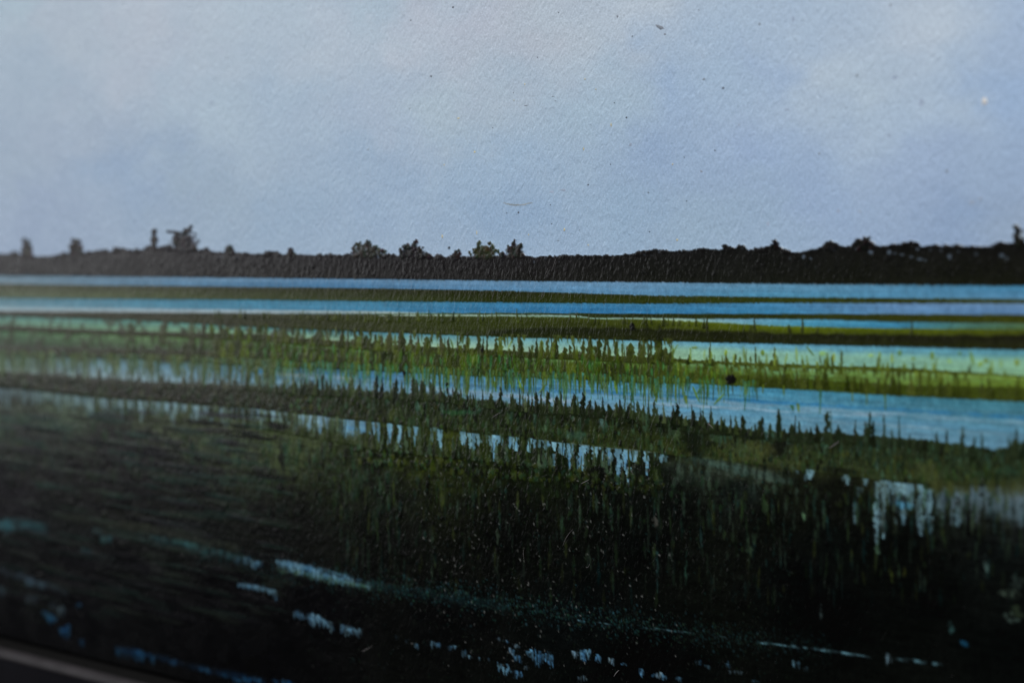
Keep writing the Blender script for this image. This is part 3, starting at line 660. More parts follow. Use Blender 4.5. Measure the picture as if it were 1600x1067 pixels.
# single fine strokes: slanting blades and dashes in the pale strip on the right
for x, yb, yt, w, ln, c in [(1050, 554, 537, 2.5, 10, (104, 134, 62)), (1246, 568, 540, 3, -2, (110, 136, 62)), (1272, 556, 540, 3.5, -12, (84, 104, 42)), (1085, 545, 541, 10, 2, (112, 138, 70)), (1134, 556, 546, 5, 1, (124, 150, 50)), (1192, 556, 546, 6, 0, (96, 120, 30)), (1164, 566, 541, 3, -2, (92, 116, 56)), (1100, 560, 546, 2.5, 2, (120, 146, 84)), (1303, 566, 550, 4, 1, (126, 146, 62)), (1284, 556, 548, 12, 0, (104, 142, 84)), (1457, 562, 549, 6, 0, (94, 118, 42)), (1427, 563, 557, 8, 0, (116, 150, 92)),
                            (1522, 571, 548, 5, -6, (100, 130, 56)), (1530, 573, 564, 8, 4, (108, 138, 56)), (1541, 567, 560, 9, 0, (100, 122, 46)), (1589, 572, 560, 7, 0, (112, 132, 44)), (1484, 568, 560, 7, 0, (112, 152, 96)), (1360, 558, 552, 9, 0, (112, 146, 86)), (1374, 562, 548, 4, 1, (112, 142, 72)), (1394, 568, 552, 4, 0, (122, 150, 74)), (1564, 575, 560, 4, 0, (112, 144, 84)), (1406, 556, 547, 6, 0, (88, 122, 62)), (1500, 556, 548, 5, 0, (88, 130, 90)), (794, 545, 530, 2.5, 7, (96, 118, 44)), (709, 545, 529, 3, -5, (72, 90, 30)), (531, 545, 512, 6, 6, (36, 40, 16))]:
    spire(L_G3, x, yb, yt, w, c, ln, 'lens', .85, .3, .09, .25)
for k in range(26):                                  # yellow-green touches along the pale strip on the right
    x = 1220 + rng.random() * 400
    u = float(P(x, 560)[0])
    _, y0 = Q(u, ev(curve(B_G3), u))
    blob(None, x, y0 + 3 + 8 * rng.random(), 8 + 12 * rng.random(), 6, (104, 142, 70), .45, .4, .8, .06)
# tips reaching up over the pale line
for x, yt, w in [(624, 484, 6), (640, 487, 3), (670, 484, 4), (686, 490, 4), (692, 487, 5), (750, 485, 6), (769, 487, 2), (809, 481, 4), (571, 488, 4), (520, 490, 3), (608, 488, 4), (1011, 493, 5), (1037, 494, 5), (1105, 495, 6), (1100, 497, 4), (1180, 494, 6), (1254, 492, 5), (1425, 492, 4), (950, 496, 4), (976, 496, 3), (1234, 506, 6), (1278, 508, 4)]:
    u = float(P(x, 500)[0])
    _, yb = Q(u, ev(curve(T_G2), u))
    reed(L_G2, x, float(yb) + 10, yt, w, (48, 58, 16) if x < 1000 else (38, 44, 16), rng.normal(0, .8), 'fir', h=.12)
for x, w, d in [(1163, 8, 26), (1174, 12, 30), (1106, 9, 26), (1308, 7, 22), (1382, 10, 24), (1276, 9, 22), (1236, 10, 24), (1505, 8, 20), (1012, 9, 26), (1031, 10, 28)]:
    u = float(P(x, 515)[0])
    _, yb = Q(u, ev(curve(B_G2), u))
    spire(L_G2, x, float(yb), float(yb) - d, w, (26, 30, 13), 0, 'fir', .7, .3, .11, .4)

for k in range(110):                                   # small tips along the broad olive strip
    x = 330 + rng.random() * 760
    u = float(P(x, 500)[0])
    _, yb = Q(u, ev(curve(T_G2), u))
    spire(L_G2, x, float(yb) + 8, float(yb) - 1.5 - 7 * rng.random() ** 1.5, 2 + 3.5 * rng.random(), (46, 54, 18), rng.normal(0, .8), 'fir', .95, .5, .11, .15)
for k in range(110):                                   # thin blades standing in the pale strip on the right
    x = 1050 + rng.random() * 560
    u = float(P(x, 560)[0])
    _, y0 = Q(u, ev(curve(B_G3), u))
    c = [(56, 66, 22), (78, 94, 34), (48, 56, 18), (96, 116, 44)][int(rng.integers(0, 4))]
    dn = rng.random() < .4
    spire(L_G3, x, float(y0) - 2, float(y0) + (6 + 14 * rng.random() if dn else -6 - 24 * rng.random() ** 1.5), 2 + 3.5 * rng.random(), c, rng.normal(0, 2), 'rag' if rng.random() < .5 else 'blade', .88, .5, .1, .25)
# green fringe hanging from the reed bed into the pool
S2 = [(677, 580, 622, 5), (645, 580, 612, 5), (638, 580, 606, 4), (655, 580, 604, 4), (664, 582, 612, 3), (687, 582, 606, 4), (715, 584, 613, 5), (732, 584, 622, 8), (743, 586, 606, 3), (749, 586, 604, 4), (762, 586, 612, 4), (776, 588, 612, 5), (789, 586, 610, 7), (801, 588, 612, 3), (812, 588, 612, 4), (819, 590, 616, 6), (827, 590, 620, 4), (834, 588, 618, 4), (861, 590, 614, 4), (876, 591, 612, 4), (886, 591, 622, 5), (892, 588, 614, 4), (906, 592, 614, 6), (925, 590, 616, 9), (934, 592, 610, 5), (940, 592, 612, 5), (963, 593, 616, 5), (975, 596, 626, 5), (988, 600, 630, 7), (955, 600, 626, 3),
      (1025, 596, 629, 11), (1018, 598, 622, 6), (1044, 604, 631, 5), (1056, 596, 626, 5), (1101, 600, 642, 3), (1106, 602, 634, 4), (1138, 601, 621, 4), (1167, 604, 618, 3), (1193, 605, 615, 4), (1070, 616, 632, 3), (1072, 622, 632, 5), (1165, 625, 642, 2), (1225, 606, 620, 3), (1282, 612, 646, 4), (1247, 634, 644, 5), (1237, 636, 642, 7), (1355, 618, 636, 3), (1383, 620, 640, 3), (1332, 616, 628, 2)]
for x, yt, yb, w in S2:
    c = (60, 80, 28) if rng.random() < .6 else (54, 96, 66)
    if x > 1000 and rng.random() < .5:
        c = (82, 102, 28)
    reed(L_G4, x, yt - 4, yb, w, c, rng.normal(0, 1.2), 'blade', alpha=.9, jag=.3, h=.09, soft=.14)
for x, yt, yb, w, ln in [(808, 588, 612, 4, 9), (856, 598, 614, 3, -14), (1082, 602, 626, 3.5, 10), (1094, 606, 616, 3, -4), (1132, 614, 632, 4, -16), (770, 588, 612, 3, 6), (795, 588, 606, 3, 6), (960, 594, 616, 4, 5), (540, 575, 600, 4, 4)]:
    spire(L_G4, x, yt, yb, w, (82, 114, 36), ln, 'lens', .9, .3, .09, .16)
for k in range(720):
    x = -20 + rng.random() * 1210 if k < 380 else 380 + rng.random() * 690
    u = float(P(x, 580)[0])
    _, y0 = Q(u, ev(curve(B_G4), u))
    ln = 5 + 36 * rng.random() ** 1.6
    pal = [(60, 84, 30), (50, 92, 56), (54, 112, 104), (80, 100, 32), (42, 54, 22)]
    c = np.array(pal[int(rng.integers(0, 5))])
    if x < 430:
        c = c * .4 + np.array((64, 74, 50)) * .6
    al = .75 if x > 430 else .72
    spire(L_G4 if rng.random() < .3 else None, x, y0 - 6 - 6 * rng.random(), y0 + ln, (1.6 + 2.6 * rng.random()) * (1.0 if x > 430 else 2.6), c, rng.normal(0, 1.2), 'blade', al, .3, .08, .15 if x > 430 else .5, dry=.35)

# dark firs rising from the bank into the pool
S3 = [(695, 630, 609, 5), (701, 630, 602, 6), (710, 630, 611, 5), (716, 632, 612, 10), (733, 632, 616, 8), (740, 634, 612, 5), (755, 634, 608, 6), (766, 634, 617, 9), (782, 638, 602, 9), (807, 644, 625, 13), (818, 644, 630, 9), (832, 646, 620, 6), (839, 646, 609, 8), (849, 648, 625, 7), (857, 648, 610, 9), (870, 648, 616, 9), (877, 648, 610, 6), (883, 648, 620, 5), (897, 650, 613, 10), (911, 650, 611, 11), (921, 652, 623, 10), (932, 654, 625, 10), (941, 654, 618, 8), (952, 656, 629, 9), (962, 658, 631, 6), (970, 658, 629, 8), (978, 660, 645, 10), (987, 662, 646, 10), (997, 662, 641, 8),
      (1005, 664, 630, 9), (1014, 664, 624, 5), (1032, 666, 646, 12), (1044, 668, 652, 12), (1057, 672, 627, 15), (1066, 672, 645, 10), (1082, 672, 630, 3), (1084, 676, 644, 12), (1100, 678, 651, 10), (1112, 678, 662, 10), (1126, 680, 651, 8), (1120, 680, 658, 10), (1136, 680, 668, 14), (1150, 682, 666, 12), (1162, 684, 647, 11), (1181, 686, 661, 5), (1172, 686, 668, 10), (1192, 686, 674, 10),
      (1204, 690, 660, 9), (1216, 690, 636, 9), (1226, 690, 668, 9), (1243, 692, 648, 6), (1238, 692, 661, 14), (1250, 692, 655, 6), (1260, 692, 668, 6), (1268, 692, 666, 6), (1277, 692, 660, 8), (1293, 694, 640, 12), (1298, 690, 638, 3), (1310, 694, 661, 11), (1320, 694, 674, 8), (1336, 694, 668, 9), (1336, 676, 653, 3), (1351, 696, 656, 8), (1357, 696, 641, 8), (1365, 698, 655, 9), (1381, 698, 644, 5), (1393, 700, 668, 6), (1386, 700, 682, 10),
      (1405, 700, 648, 5), (1422, 700, 676, 6), (1436, 704, 686, 12), (1448, 704, 684, 14), (1463, 706, 673, 9), (1480, 708, 688, 9), (1480, 690, 670, 3), (1503, 712, 665, 8), (1496, 712, 690, 12), (1521, 714, 680, 5), (1520, 714, 694, 13), (1535, 716, 674, 5), (1578, 716, 682, 8), (1590, 716, 668, 6), (1586, 716, 684, 16), (1600, 716, 684, 12)]
for x, yb, yt, w in S3:
    c = (22, 30, 14) if x < 1200 else ((28, 38, 22) if rng.random() < .6 else (22, 28, 14))
    if rng.random() < .12:
        c = (36, 46, 24)
    reed(L_G5, x, yb, yt, w, c, rng.normal(0, 1), 'rag' if rng.random() < .6 else 'fir', jag=.55, h=.12, soft=.14 if x < 1150 else .25, vary=4, dry=.08)
for k in range(170):
    x = 60 + rng.random() * 640
    u = float(P(x, 600)[0])
    _, y0 = Q(u, ev(curve(B_W5), u))
    c = (36, 44, 26) if x > 380 else (46, 50, 40)
    spire(L_G5, x, y0 + 8, y0 - 5 - 14 * rng.random() ** 1.6, 2.5 + 5 * rng.random(), c, rng.normal(0, 1), 'fir', .8, .4, .1, .18 if x > 430 else .5)
for k in range(170):
    x = 430 + rng.random() * 760
    u = float(P(x, 620)[0])
    _, y0 = Q(u, ev(curve(B_W5), u))
    c = [(24, 32, 15), (34, 44, 20), (20, 26, 13), (44, 56, 32)][int(rng.integers(0, 4))]
    spire(L_G5, x, float(y0) + 10, float(y0) - 3 - 26 * rng.random() ** 1.7, 3 + 6 * rng.random(), c, rng.normal(0, 1), 'rag' if rng.random() < .5 else 'fir', .92, .5, .11, .15)
# pale vertical glimmers in the bank
for x, y0, y1, w, c, a in [(1014, 630, 676, 4, (62, 90, 72), .6), (1353, 660, 720, 4, (58, 84, 66), .6), (1371, 668, 740, 4, (70, 104, 96), .6), (1005, 640, 670, 3, (70, 100, 80), .5), (852, 655, 680, 3, (70, 104, 84), .6), (745, 620, 650, 3, (74, 112, 96), .6), (887, 668, 690, 4, (64, 104, 96), .5), (1440, 690, 730, 5, (50, 74, 54), .4), (1256, 680, 720, 5, (52, 74, 44), .4), (1292, 700, 740, 6, (60, 82, 66), .35), (1046, 655, 690, 4, (70, 98, 70), .5), (1370, 715, 735, 4, (76, 112, 116), .4)]:
    spire(None, x, y0, y1, w, c, 0, 'lens', a * .75, .6, .07, .3, dry=.55)

# firs standing up into the broken water, and posts crossing it
S4 = [(566, 704, 676, 9), (582, 704, 678, 6), (560, 706, 690, 8), (595, 706, 668, 6), (617, 706, 668, 8), (634, 708, 670, 7), (644, 708, 672, 5), (659, 712, 668, 9), (667, 712, 672, 10), (682, 714, 672, 6), (692, 706, 672, 3), (701, 716, 698, 10), (716, 716, 680, 7), (720, 716, 690, 8), (729, 716, 694, 10), (736, 716, 700, 8), (752, 720, 690, 12), (757, 720, 680, 6), (762, 722, 692, 8), (786, 722, 692, 10), (792, 722, 684, 6), (817, 724, 686, 9), (812, 728, 692, 14), (835, 728, 698, 11), (840, 730, 686, 4), (847, 732, 690, 5), (861, 732, 690, 7), (871, 734, 690, 6), (875, 738, 708, 14),
      (859, 732, 702, 10), (881, 738, 712, 10), (899, 738, 694, 5), (899, 738, 712, 8), (919, 740, 706, 12), (922, 740, 700, 6), (936, 742, 704, 7), (936, 708, 697, 2.5), (946, 744, 706, 6), (958, 748, 720, 8), (974, 756, 716, 7), (990, 764, 724, 10), (1000, 760, 704, 6), (1017, 764, 712, 8), (1004, 750, 726, 10), (1025, 764, 722, 12), (972, 770, 738, 10)]
for x, yb, yt, w in S4:
    c = (16, 24, 10) if x > 780 else ((34, 44, 16) if x > 590 else (32, 40, 20))
    reed(L_GND, x, yb, yt, w, c, rng.normal(0, .8), 'rag' if rng.random() < .5 else 'fir', jag=.55, h=.12, soft=.14, vary=3)
for k in range(190):
    x = 560 + rng.random() * 480
    y0 = np.interp(x, [560, 800, 926, 1040], [657, 682, 696.5, 709])
    c = [(18, 26, 11), (30, 40, 16), (40, 52, 26), (52, 70, 52)][int(rng.integers(0, 4))]
    if rng.random() < .45:
        spire(None, x, y0 - 2, y0 + 8 + 26 * rng.random(), 1.4 + 2.0 * rng.random(), c, rng.normal(0, .8), 'blade', .85, .4, .09, .14, dry=.3)
    else:
        spire(None, x, y0 + 44, y0 + 6 + 26 * rng.random(), 3 + 7 * rng.random(), c, rng.normal(0, 1), 'fir', .9, .6, .11, .15, dry=.15)
blob(None, 998, 735, 20, 22, (15, 20, 14), .97, .25, .3, .11)
blob(None, 936, 740, 26, 22, (8, 10, 8), .97, .35, .4, .11)
for k in range(90):
    x = 400 + rng.random() * 190
    y0 = np.interp(x, [400, 600], [655, 690])
    spire(None, x, y0 + 14, y0 - 8 * rng.random(), 3 + 5 * rng.random(), np.array((44, 54, 30)) * (.7 + .5 * rng.random()), 0, 'fir', .6, .4, .1, .35)
for k in range(420):                                  # foliage dabs under the broken water
    x = 560 + rng.random() * 480
    y0 = np.interp(x, [560, 800, 1040], [700, 722, 750]) + rng.random() * 26
    c = [(46, 60, 16), (22, 30, 10), (60, 68, 26), (38, 64, 40), (10, 14, 7), (12, 17, 8)][int(rng.integers(0, 6))]
    blob(None, x, y0, 3 + 5 * rng.random(), 5 + 8 * rng.random(), np.array(c) * np.interp(x, [560, 800, 1040], [1.05, .9, .7]), .65, .5, .4, .05 + .10 * rng.random(), sc=.4)
# bank edge lit along its lower rim
band(None, [(800, 681), (926, 695.5), (1000, 703), (1040, 708)], [(800, 682.6), (926, 697.4), (1000, 705), (1040, 710)], [(800, (86, 100, 84))], [(800, (96, 112, 104))], (0.12, .5), (.1, .5), 20, .1, .2, seed=44, lim=(845, 1040), cover=lambda sl: np.clip(.4 + .8 * NF(1.2, .5, 78, 2, sl), 0, 1))

# ---------------- scumbled darkness at the bottom: dabs, drips and flecks
for k in range(2300):
    x = rng.random() * 1620
    y = 690 + rng.random() ** 0.9 * 210
    lo = np.interp(x, [0, 500, 1000, 1600], [640, 690, 740, 770])
    if y < lo:
        continue
    f = np.clip(1 - (y - lo) / np.interp(x, [0, 500, 850, 1600], [190, 160, 70, 60]), 0, 1)
    pal = [(54, 70, 34), (44, 76, 52), (60, 82, 66), (16, 19, 12), (14, 16, 10)]
    c = np.array(pal[int(rng.integers(0, 5))]) * (.16 + .84 * f) * (.8 if x > 600 else .95)
    if x < 420:
        c = c * .5 + np.array((44, 46, 42)) * .42
    blob(None, x, y, 2.5 + 5 * rng.random(), 4 + 12 * rng.random() * (.5 + f), c, .25 + .4 * rng.random(), .5, .5, .04 + .09 * rng.random(), sc=.5)
for k in range(460):                                  # horizontal drags on the far left
    x = rng.random() * 440
    y = 640 + rng.random() * 330
    c = [(50, 62, 52), (42, 42, 48), (12, 13, 15), (36, 60, 54), (8, 8, 10)][int(rng.integers(0, 5))]
    f = np.interp(y, [640, 800, 970], [1.0, .8, .45])
    blob(None, x, y, 24 + 50 * rng.random(), 3 + 6 * rng.random(), np.array(c) * f, .5, .55, .7, .05, tilt=float(np.interp(y, [640, 970], [-.005, -.03])), sc=1.1)
for k in range(1000):                                 # upright drips, centre and right
    x = 520 + rng.random() * 1100
    y = np.interp(x, [520, 850], [735, 765]) + rng.random() ** 1.3 * 160
    c = [(44, 68, 50), (38, 64, 32), (56, 78, 64), (56, 68, 28), (4, 6, 4), (6, 8, 6), (30, 66, 62)][int(rng.integers(0, 7))]
    f = np.interp(y, [750, 810, 930], [1.0, .75, .42])
    spire(None, x, y, y + 8 + 34 * rng.random(), 2 + 3.5 * rng.random(), np.array(c) * f, rng.normal(0, 1), 'lens', .55 * rng.random() + .1, .6, .05, .3, dry=.3)
for x, y0, y1, w, c in [(1024, 806, 830, 8, (74, 74, 70)), (1027, 822, 925, 3.5, (34, 66, 66)), (1073, 855, 915, 4, (32, 62, 52)), (1095, 820, 868, 4, (38, 64, 60)), (1541, 864, 905, 7, (62, 86, 84)), (1255, 800, 812, 5, (96, 130, 96)), (1393, 884, 910, 7, (66, 80, 30)), (1414, 886, 902, 5, (62, 66, 24)), (1284, 944, 968, 4, (84, 104, 104)), (1195, 780, 806, 9, (52, 70, 44)), (1170, 835, 880, 8, (44, 62, 46)), (1370, 850, 866, 8, (48, 76, 62)), (955, 790, 830, 5, (38, 62, 48)), (945, 858, 885, 3, (28, 62, 66)), (1590, 895, 925, 16, (44, 56, 52)), (1580, 920, 935, 30, (56, 70, 62)), (1578, 955, 972, 22, (66, 86, 80)), (1590, 945, 965, 20, (44, 56, 40)), (1486, 970, 990, 8, (34, 64, 66)), (1400, 860, 905, 6, (40, 60, 40))]:
    spire(None, x, y0, y1, w, c, rng.normal(0, 1.5), 'lens', .7, .8, .06, .4, dry=.6)

# teal smear crossing the bottom, thick with tiny flecks
SM = [(0, 822), (100, 822), (200, 838), (309, 858), (400, 884), (500, 900), (590, 916), (700, 928), (800, 944), (900, 960), (1000, 976), (1150, 998), (1300, 1014), (1420, 1032), (1600, 1050)]
sx, sy = np.array(SM).T
for k in range(2600):
    x = 300 + rng.random() * 1000
    y = np.interp(x, sx, sy) + rng.normal(0, 12)
    a = np.interp(x, [300, 560, 900, 1150, 1300], [.25, .6, .75, .5, .25])
    c = [(26, 70, 74), (22, 62, 54), (40, 66, 48), (44, 84, 96), (20, 44, 44)][int(rng.integers(0, 5))]
    blob(None, x, y, 1.6 + 2.4 * rng.random(), 1.6 + 3 * rng.random(), np.array(c) * (.6 + .5 * rng.random()), a * (.3 + .5 * rng.random()), .4, .6, .06, sc=.35)
for k in range(1700):                                 # the same flecks strewn over the dark
    x = 480 + rng.random() * 760
    y = 720 + rng.random() * 345
    c = [(28, 62, 58), (38, 62, 36), (56, 72, 58), (72, 74, 70), (24, 50, 52)][int(rng.integers(0, 5))]
    f = np.interp(y, [720, 860, 1060], [.9, .6, .4])
    blob(None, x, y, 1.4 + 2 * rng.random(), 1.6 + 3 * rng.random(), np.array(c) * f, .25 + .45 * rng.random(), .4, .5, .06, sc=.35)


for (pts, th, c, a, sf, sd) in [([(210, 834), (309, 856), (400, 880)], 15, (38, 68, 74), .25, 1.4, 81), ([(90, 803), (200, 820), (309, 843), (380, 860)], 12, (56, 62, 50), .45, 1.4, 82), ([(-60, 818), (30, 818), (80, 826)], 16, (44, 82, 90), .5, 1.2, 91), ([(430, 876), (500, 892), (556, 905)], 10, (84, 130, 158), .65, .5, 83), ([(425, 885), (500, 902), (585, 920)], 9, (66, 96, 80), .6, .6, 84), ([(556, 908), (640, 924), (800, 950)], 14, (28, 62, 68), .28, 1.2, 85),
                                ([(371, 912), (432, 924)], 7, (80, 120, 146), .5, .5, 86), ([(459, 957), (521, 976)], 11, (76, 118, 144), .45, .6, 87), ([(532, 979), (567, 989)], 10, (80, 120, 144), .45, .6, 88), ([(-40, 880), (70, 912), (110, 928)], 10, (58, 74, 84), .45, 1.2, 89), ([(180, 1010), (300, 1040), (420, 1066)], 9, (18, 50, 84), .4, 1.0, 90)]:
    p0 = [(x, y - th / 2) for x, y in pts]
    p1 = [(x, y + th / 2) for x, y in pts]
    band(None, p0, p1, [(pts[0][0], c)], [(pts[0][0], np.array(c) * .9)], (.3, 1.5), (.5, .6), 22, .05, sf, seed=sd, lim=(pts[0][0], pts[-1][0]), mott=25, cover=lambda sl, a=a, sd=sd: a * np.clip(.9 + .9 * NF(3.0, .8, sd + 200, 2, sl) + .6 * NF(.5, 1.2, sd + 220, 2, sl), 0, 1))


def glints(lst, cols_, sft=.35, par=None):
    for x, y0, y1, w, a in lst:
        lb = piece('painted_water_glint', L_GND) if w >= 9 else L_W6
        c = np.array(cols_[int(rng.integers(0, len(cols_)))]) * (.9 + .2 * rng.random())
        n = max(1, int(w / 2.3))
        for j in range(n):
            xx = x - w / 2 + w * (j + .2 + .6 * rng.random()) / n
            sh = np.interp(xx, sx, np.gradient(sy, sx)) * (xx - x)
            dy = (y1 - y0)
            spire(lb, xx, y0 + sh + dy * .35 * rng.random(), y1 + sh + dy * (.15 - .5 * rng.random()), min(w, 2.2 + 2.6 * rng.random()), c, rng.normal(0, .6), 'drip', a * (.55 + .4 * rng.random()), .9, .05, sft * 1.6, 12, dry=.5)


LB, BL, TE = [(92, 134, 158), (74, 118, 148)], [(36, 96, 140), (30, 84, 128)], [(50, 100, 106), (62, 112, 120)]
glints([(437, 874, 886, 12, .7), (450, 876, 892, 14, .85), (464, 878, 897, 14, .95), (478, 881, 901, 14, .95), (492, 886, 905, 14, .95), (506, 891, 908, 14, .9), (520, 894, 912, 12, .85), (534, 898, 914, 12, .8), (547, 901, 917, 11, .8), (561, 902, 918, 10, .5), (576, 906, 921, 10, .6), (404, 874, 887, 12, .7), (385, 868, 886, 10, .7), (396, 872, 890, 8, .8), (372, 866, 882, 8, .6)], LB, .4)
glints([(340, 856, 868, 16, .5), (300, 846, 858, 22, .5), (280, 842, 852, 26, .4), (250, 836, 848, 30, .35), (165, 834, 850, 14, .55), (10, 808, 834, 24, .6), (40, 813, 826, 18, .5), (60, 815, 825, 16, .4), (135, 855, 867, 18, .35), (360, 862, 876, 14, .5), (150, 822, 836, 14, .3), (320, 856, 872, 12, .5)], TE, .7)
glints([(377, 909, 918, 9, .85), (388, 911, 920, 10, .9), (399, 913, 922, 10, .9), (410, 916, 924, 10, .85), (424, 918, 930, 14, .85), (430, 926, 938, 8, .5), (463, 952, 965, 8, .8), (471, 956, 968, 7, .85), (487, 955, 978, 10, .9), (498, 960, 980, 10, .95), (509, 966, 982, 11, .95), (517, 970, 988, 7, .8), (534, 974, 988, 7, .85), (544, 977, 992, 9, .95), (556, 982, 996, 9, .95), (564, 980, 992, 6, .6), (650, 1002, 1013, 7, .95), (676, 1000, 1012, 8, .95), (686, 1001, 1013, 9, .95), (703, 1006, 1018, 7, .9), (709, 1006, 1014, 5, .8), (726, 1013, 1025, 5, .9), (735, 1020, 1031, 6, .9), (749, 1023, 1034, 3, .9), (764, 1026, 1035, 3, .6), (635, 997, 1006, 6, .4), (620, 990, 1000, 5, .3)], LB, .3)
glints([(779, 994, 1004, 6, .85), (790, 998, 1004, 10, .7), (798, 1012, 1024, 6, .8), (782, 1034, 1048, 9, .9), (790, 1040, 1056, 9, .95), (795, 1036, 1052, 6, .8), (802, 1010, 1026, 6, .6), (808, 1006, 1012, 10, .7), (826, 1012, 1028, 8, .85), (836, 1012, 1042, 12, .95), (847, 1014, 1040, 11, .95), (857, 1014, 1036, 10, .95), (862, 1018, 1046, 6, .8), (809, 1022, 1036, 12, .85), (809, 1046, 1058, 14, .9), (822, 1038, 1048, 6, .5), (897, 1016, 1027, 8, .9), (910, 1014, 1032, 8, .95), (918, 1013, 1030, 10, .95), (934, 1020, 1036, 10, .95), (955, 1024, 1038, 8, .85), (974, 1034, 1040, 7, .85), (1003, 1043, 1056, 7, .85), (1030, 1049, 1060, 10, .95), (1038, 1052, 1062, 8, .9), (1060, 1056, 1066, 10, .5), (1244, 1031, 1044, 11, .7), (1388, 1017, 1041, 9, .8), (910, 1054, 1066, 14, .4), (1020, 1050, 1058, 5, .7), (1092, 1030, 1042, 9, .5), (1138, 1032, 1046, 8, .5), (1150, 1046, 1053, 22, .4), (1105, 1038, 1044, 8, .4), (1258, 1040, 1048, 6, .35), (1180, 1060, 1066, 12, .4)], [(118, 152, 172), (74, 126, 164), (92, 142, 172)], .2)
glints([(32, 892, 905, 12, .35), (46, 899, 914, 12, .55), (56, 903, 918, 12, .6), (66, 908, 922, 12, .45), (4, 916, 930, 8, .6), (50, 928, 942, 16, .45), (82, 938, 952, 12, .4), (95, 944, 960, 14, .5)], [(78, 106, 120), (66, 92, 108)], .8)
glints([(72, 954, 968, 9, .8), (81, 958, 974, 12, .9), (102, 975, 996, 15, .98), (128, 996, 1010, 9, .5), (185, 1008, 1026, 10, .5), (196, 1012, 1028, 10, .5), (209, 1013, 1032, 11, .8), (219, 1014, 1034, 10, .85), (238, 1020, 1038, 9, .8), (270, 1028, 1042, 10, .5), (320, 1042, 1052, 18, .45), (352, 1050, 1060, 14, .4), (370, 1056, 1067, 12, .7), (386, 1056, 1067, 14, .8), (404, 1058, 1068, 16, .8), (450, 1062, 1070, 20, .7), (430, 1060, 1068, 10, .5), (124, 940, 950, 8, .35)], BL, .6)
glints([(1507, 998, 1009, 8, .9)], [(30, 110, 160)], .5)
glints([(717, 919, 930, 12, .35), (728, 922, 932, 8, .35), (552, 1026, 1034, 6, .3)], TE, .4)
# scratch-thin pale line on the right of the smear
L_SCR = piece('painted_pale_line', 0, 'thin broken pale line low in the dark foreground')
for x0, y0, x1, y1, a, w in [(1010, 981, 1028, 982, .7, 2.2), (1034, 983, 1055, 986, .8, 2.6), (1060, 986, 1090, 990, .45, 2.2), (1130, 995, 1145, 997, .5, 3), (1185, 1003, 1262, 1012, .75, 2.6), (1272, 1013, 1306, 1018, .8, 3), (1308, 1018, 1334, 1022, .9, 3.4), (1338, 1022, 1358, 1026, .8, 3), (898, 968, 910, 970, .7, 2), (934, 972, 952, 975, .7, 2.4), (1400, 1028, 1470, 1038, .35, 5), (1110, 992, 1128, 995, .35, 2)]:
    band(L_SCR, [(x0, y0 - w / 2), (x1, y1 - w / 2)], [(x0, y0 + w / 2), (x1, y1 + w / 2)], [(x0, (86, 128, 142))], [(x0, (86, 128, 142))], (.06, .4), (.06, .4), 20, .07, .16, seed=int(x0 % 50) + 60, cover=lambda sl, a=a: np.clip(a - .2 + .8 * NF(.8, .6, 79, 2, sl), 0, 1), lim=(x0 - 6, x1 + 6))
# flecks of grit in the dark paint, their grey sparkle put into the colour
for k in range(240):
    x = 640 + rng.random() * 420
    y = 700 + rng.random() * 340
    blob(None, x, y, 1.5 + 1.3 * rng.random(), 1.6 + 1.8 * rng.random(), (96, 98, 96), .5 + .4 * rng.random(), .4, .5, .1, sc=.3)
# black paint drops
L_DROP = []
for x, y, w, hh in [(1143, 593, 13, 14), (988, 510, 9, 11), (754, 547, 5, 7), (632, 582, 4, 8), (699, 600, 3.5, 5), (702, 387, 3.5, 4.5)]:
    lb = piece('painted_drop', 0)
    blob(lb, x, y, w * 1.1, hh * 1.1, (9, 9, 8), 1.0, .42, .25, .11, sc=.5)
HGT[0] = 0
COL = np.clip(COL, 1.5, 250)
# === PAINT END

# ------------------------------------------------------------------ materials
def lin(c):
    c = np.asarray(c, np.float32) / 255.0
    return np.where(c <= 0.04045, c / 12.92, ((c + 0.055) / 1.055) ** 2.4)


PIGMENT_GAIN = 1.0


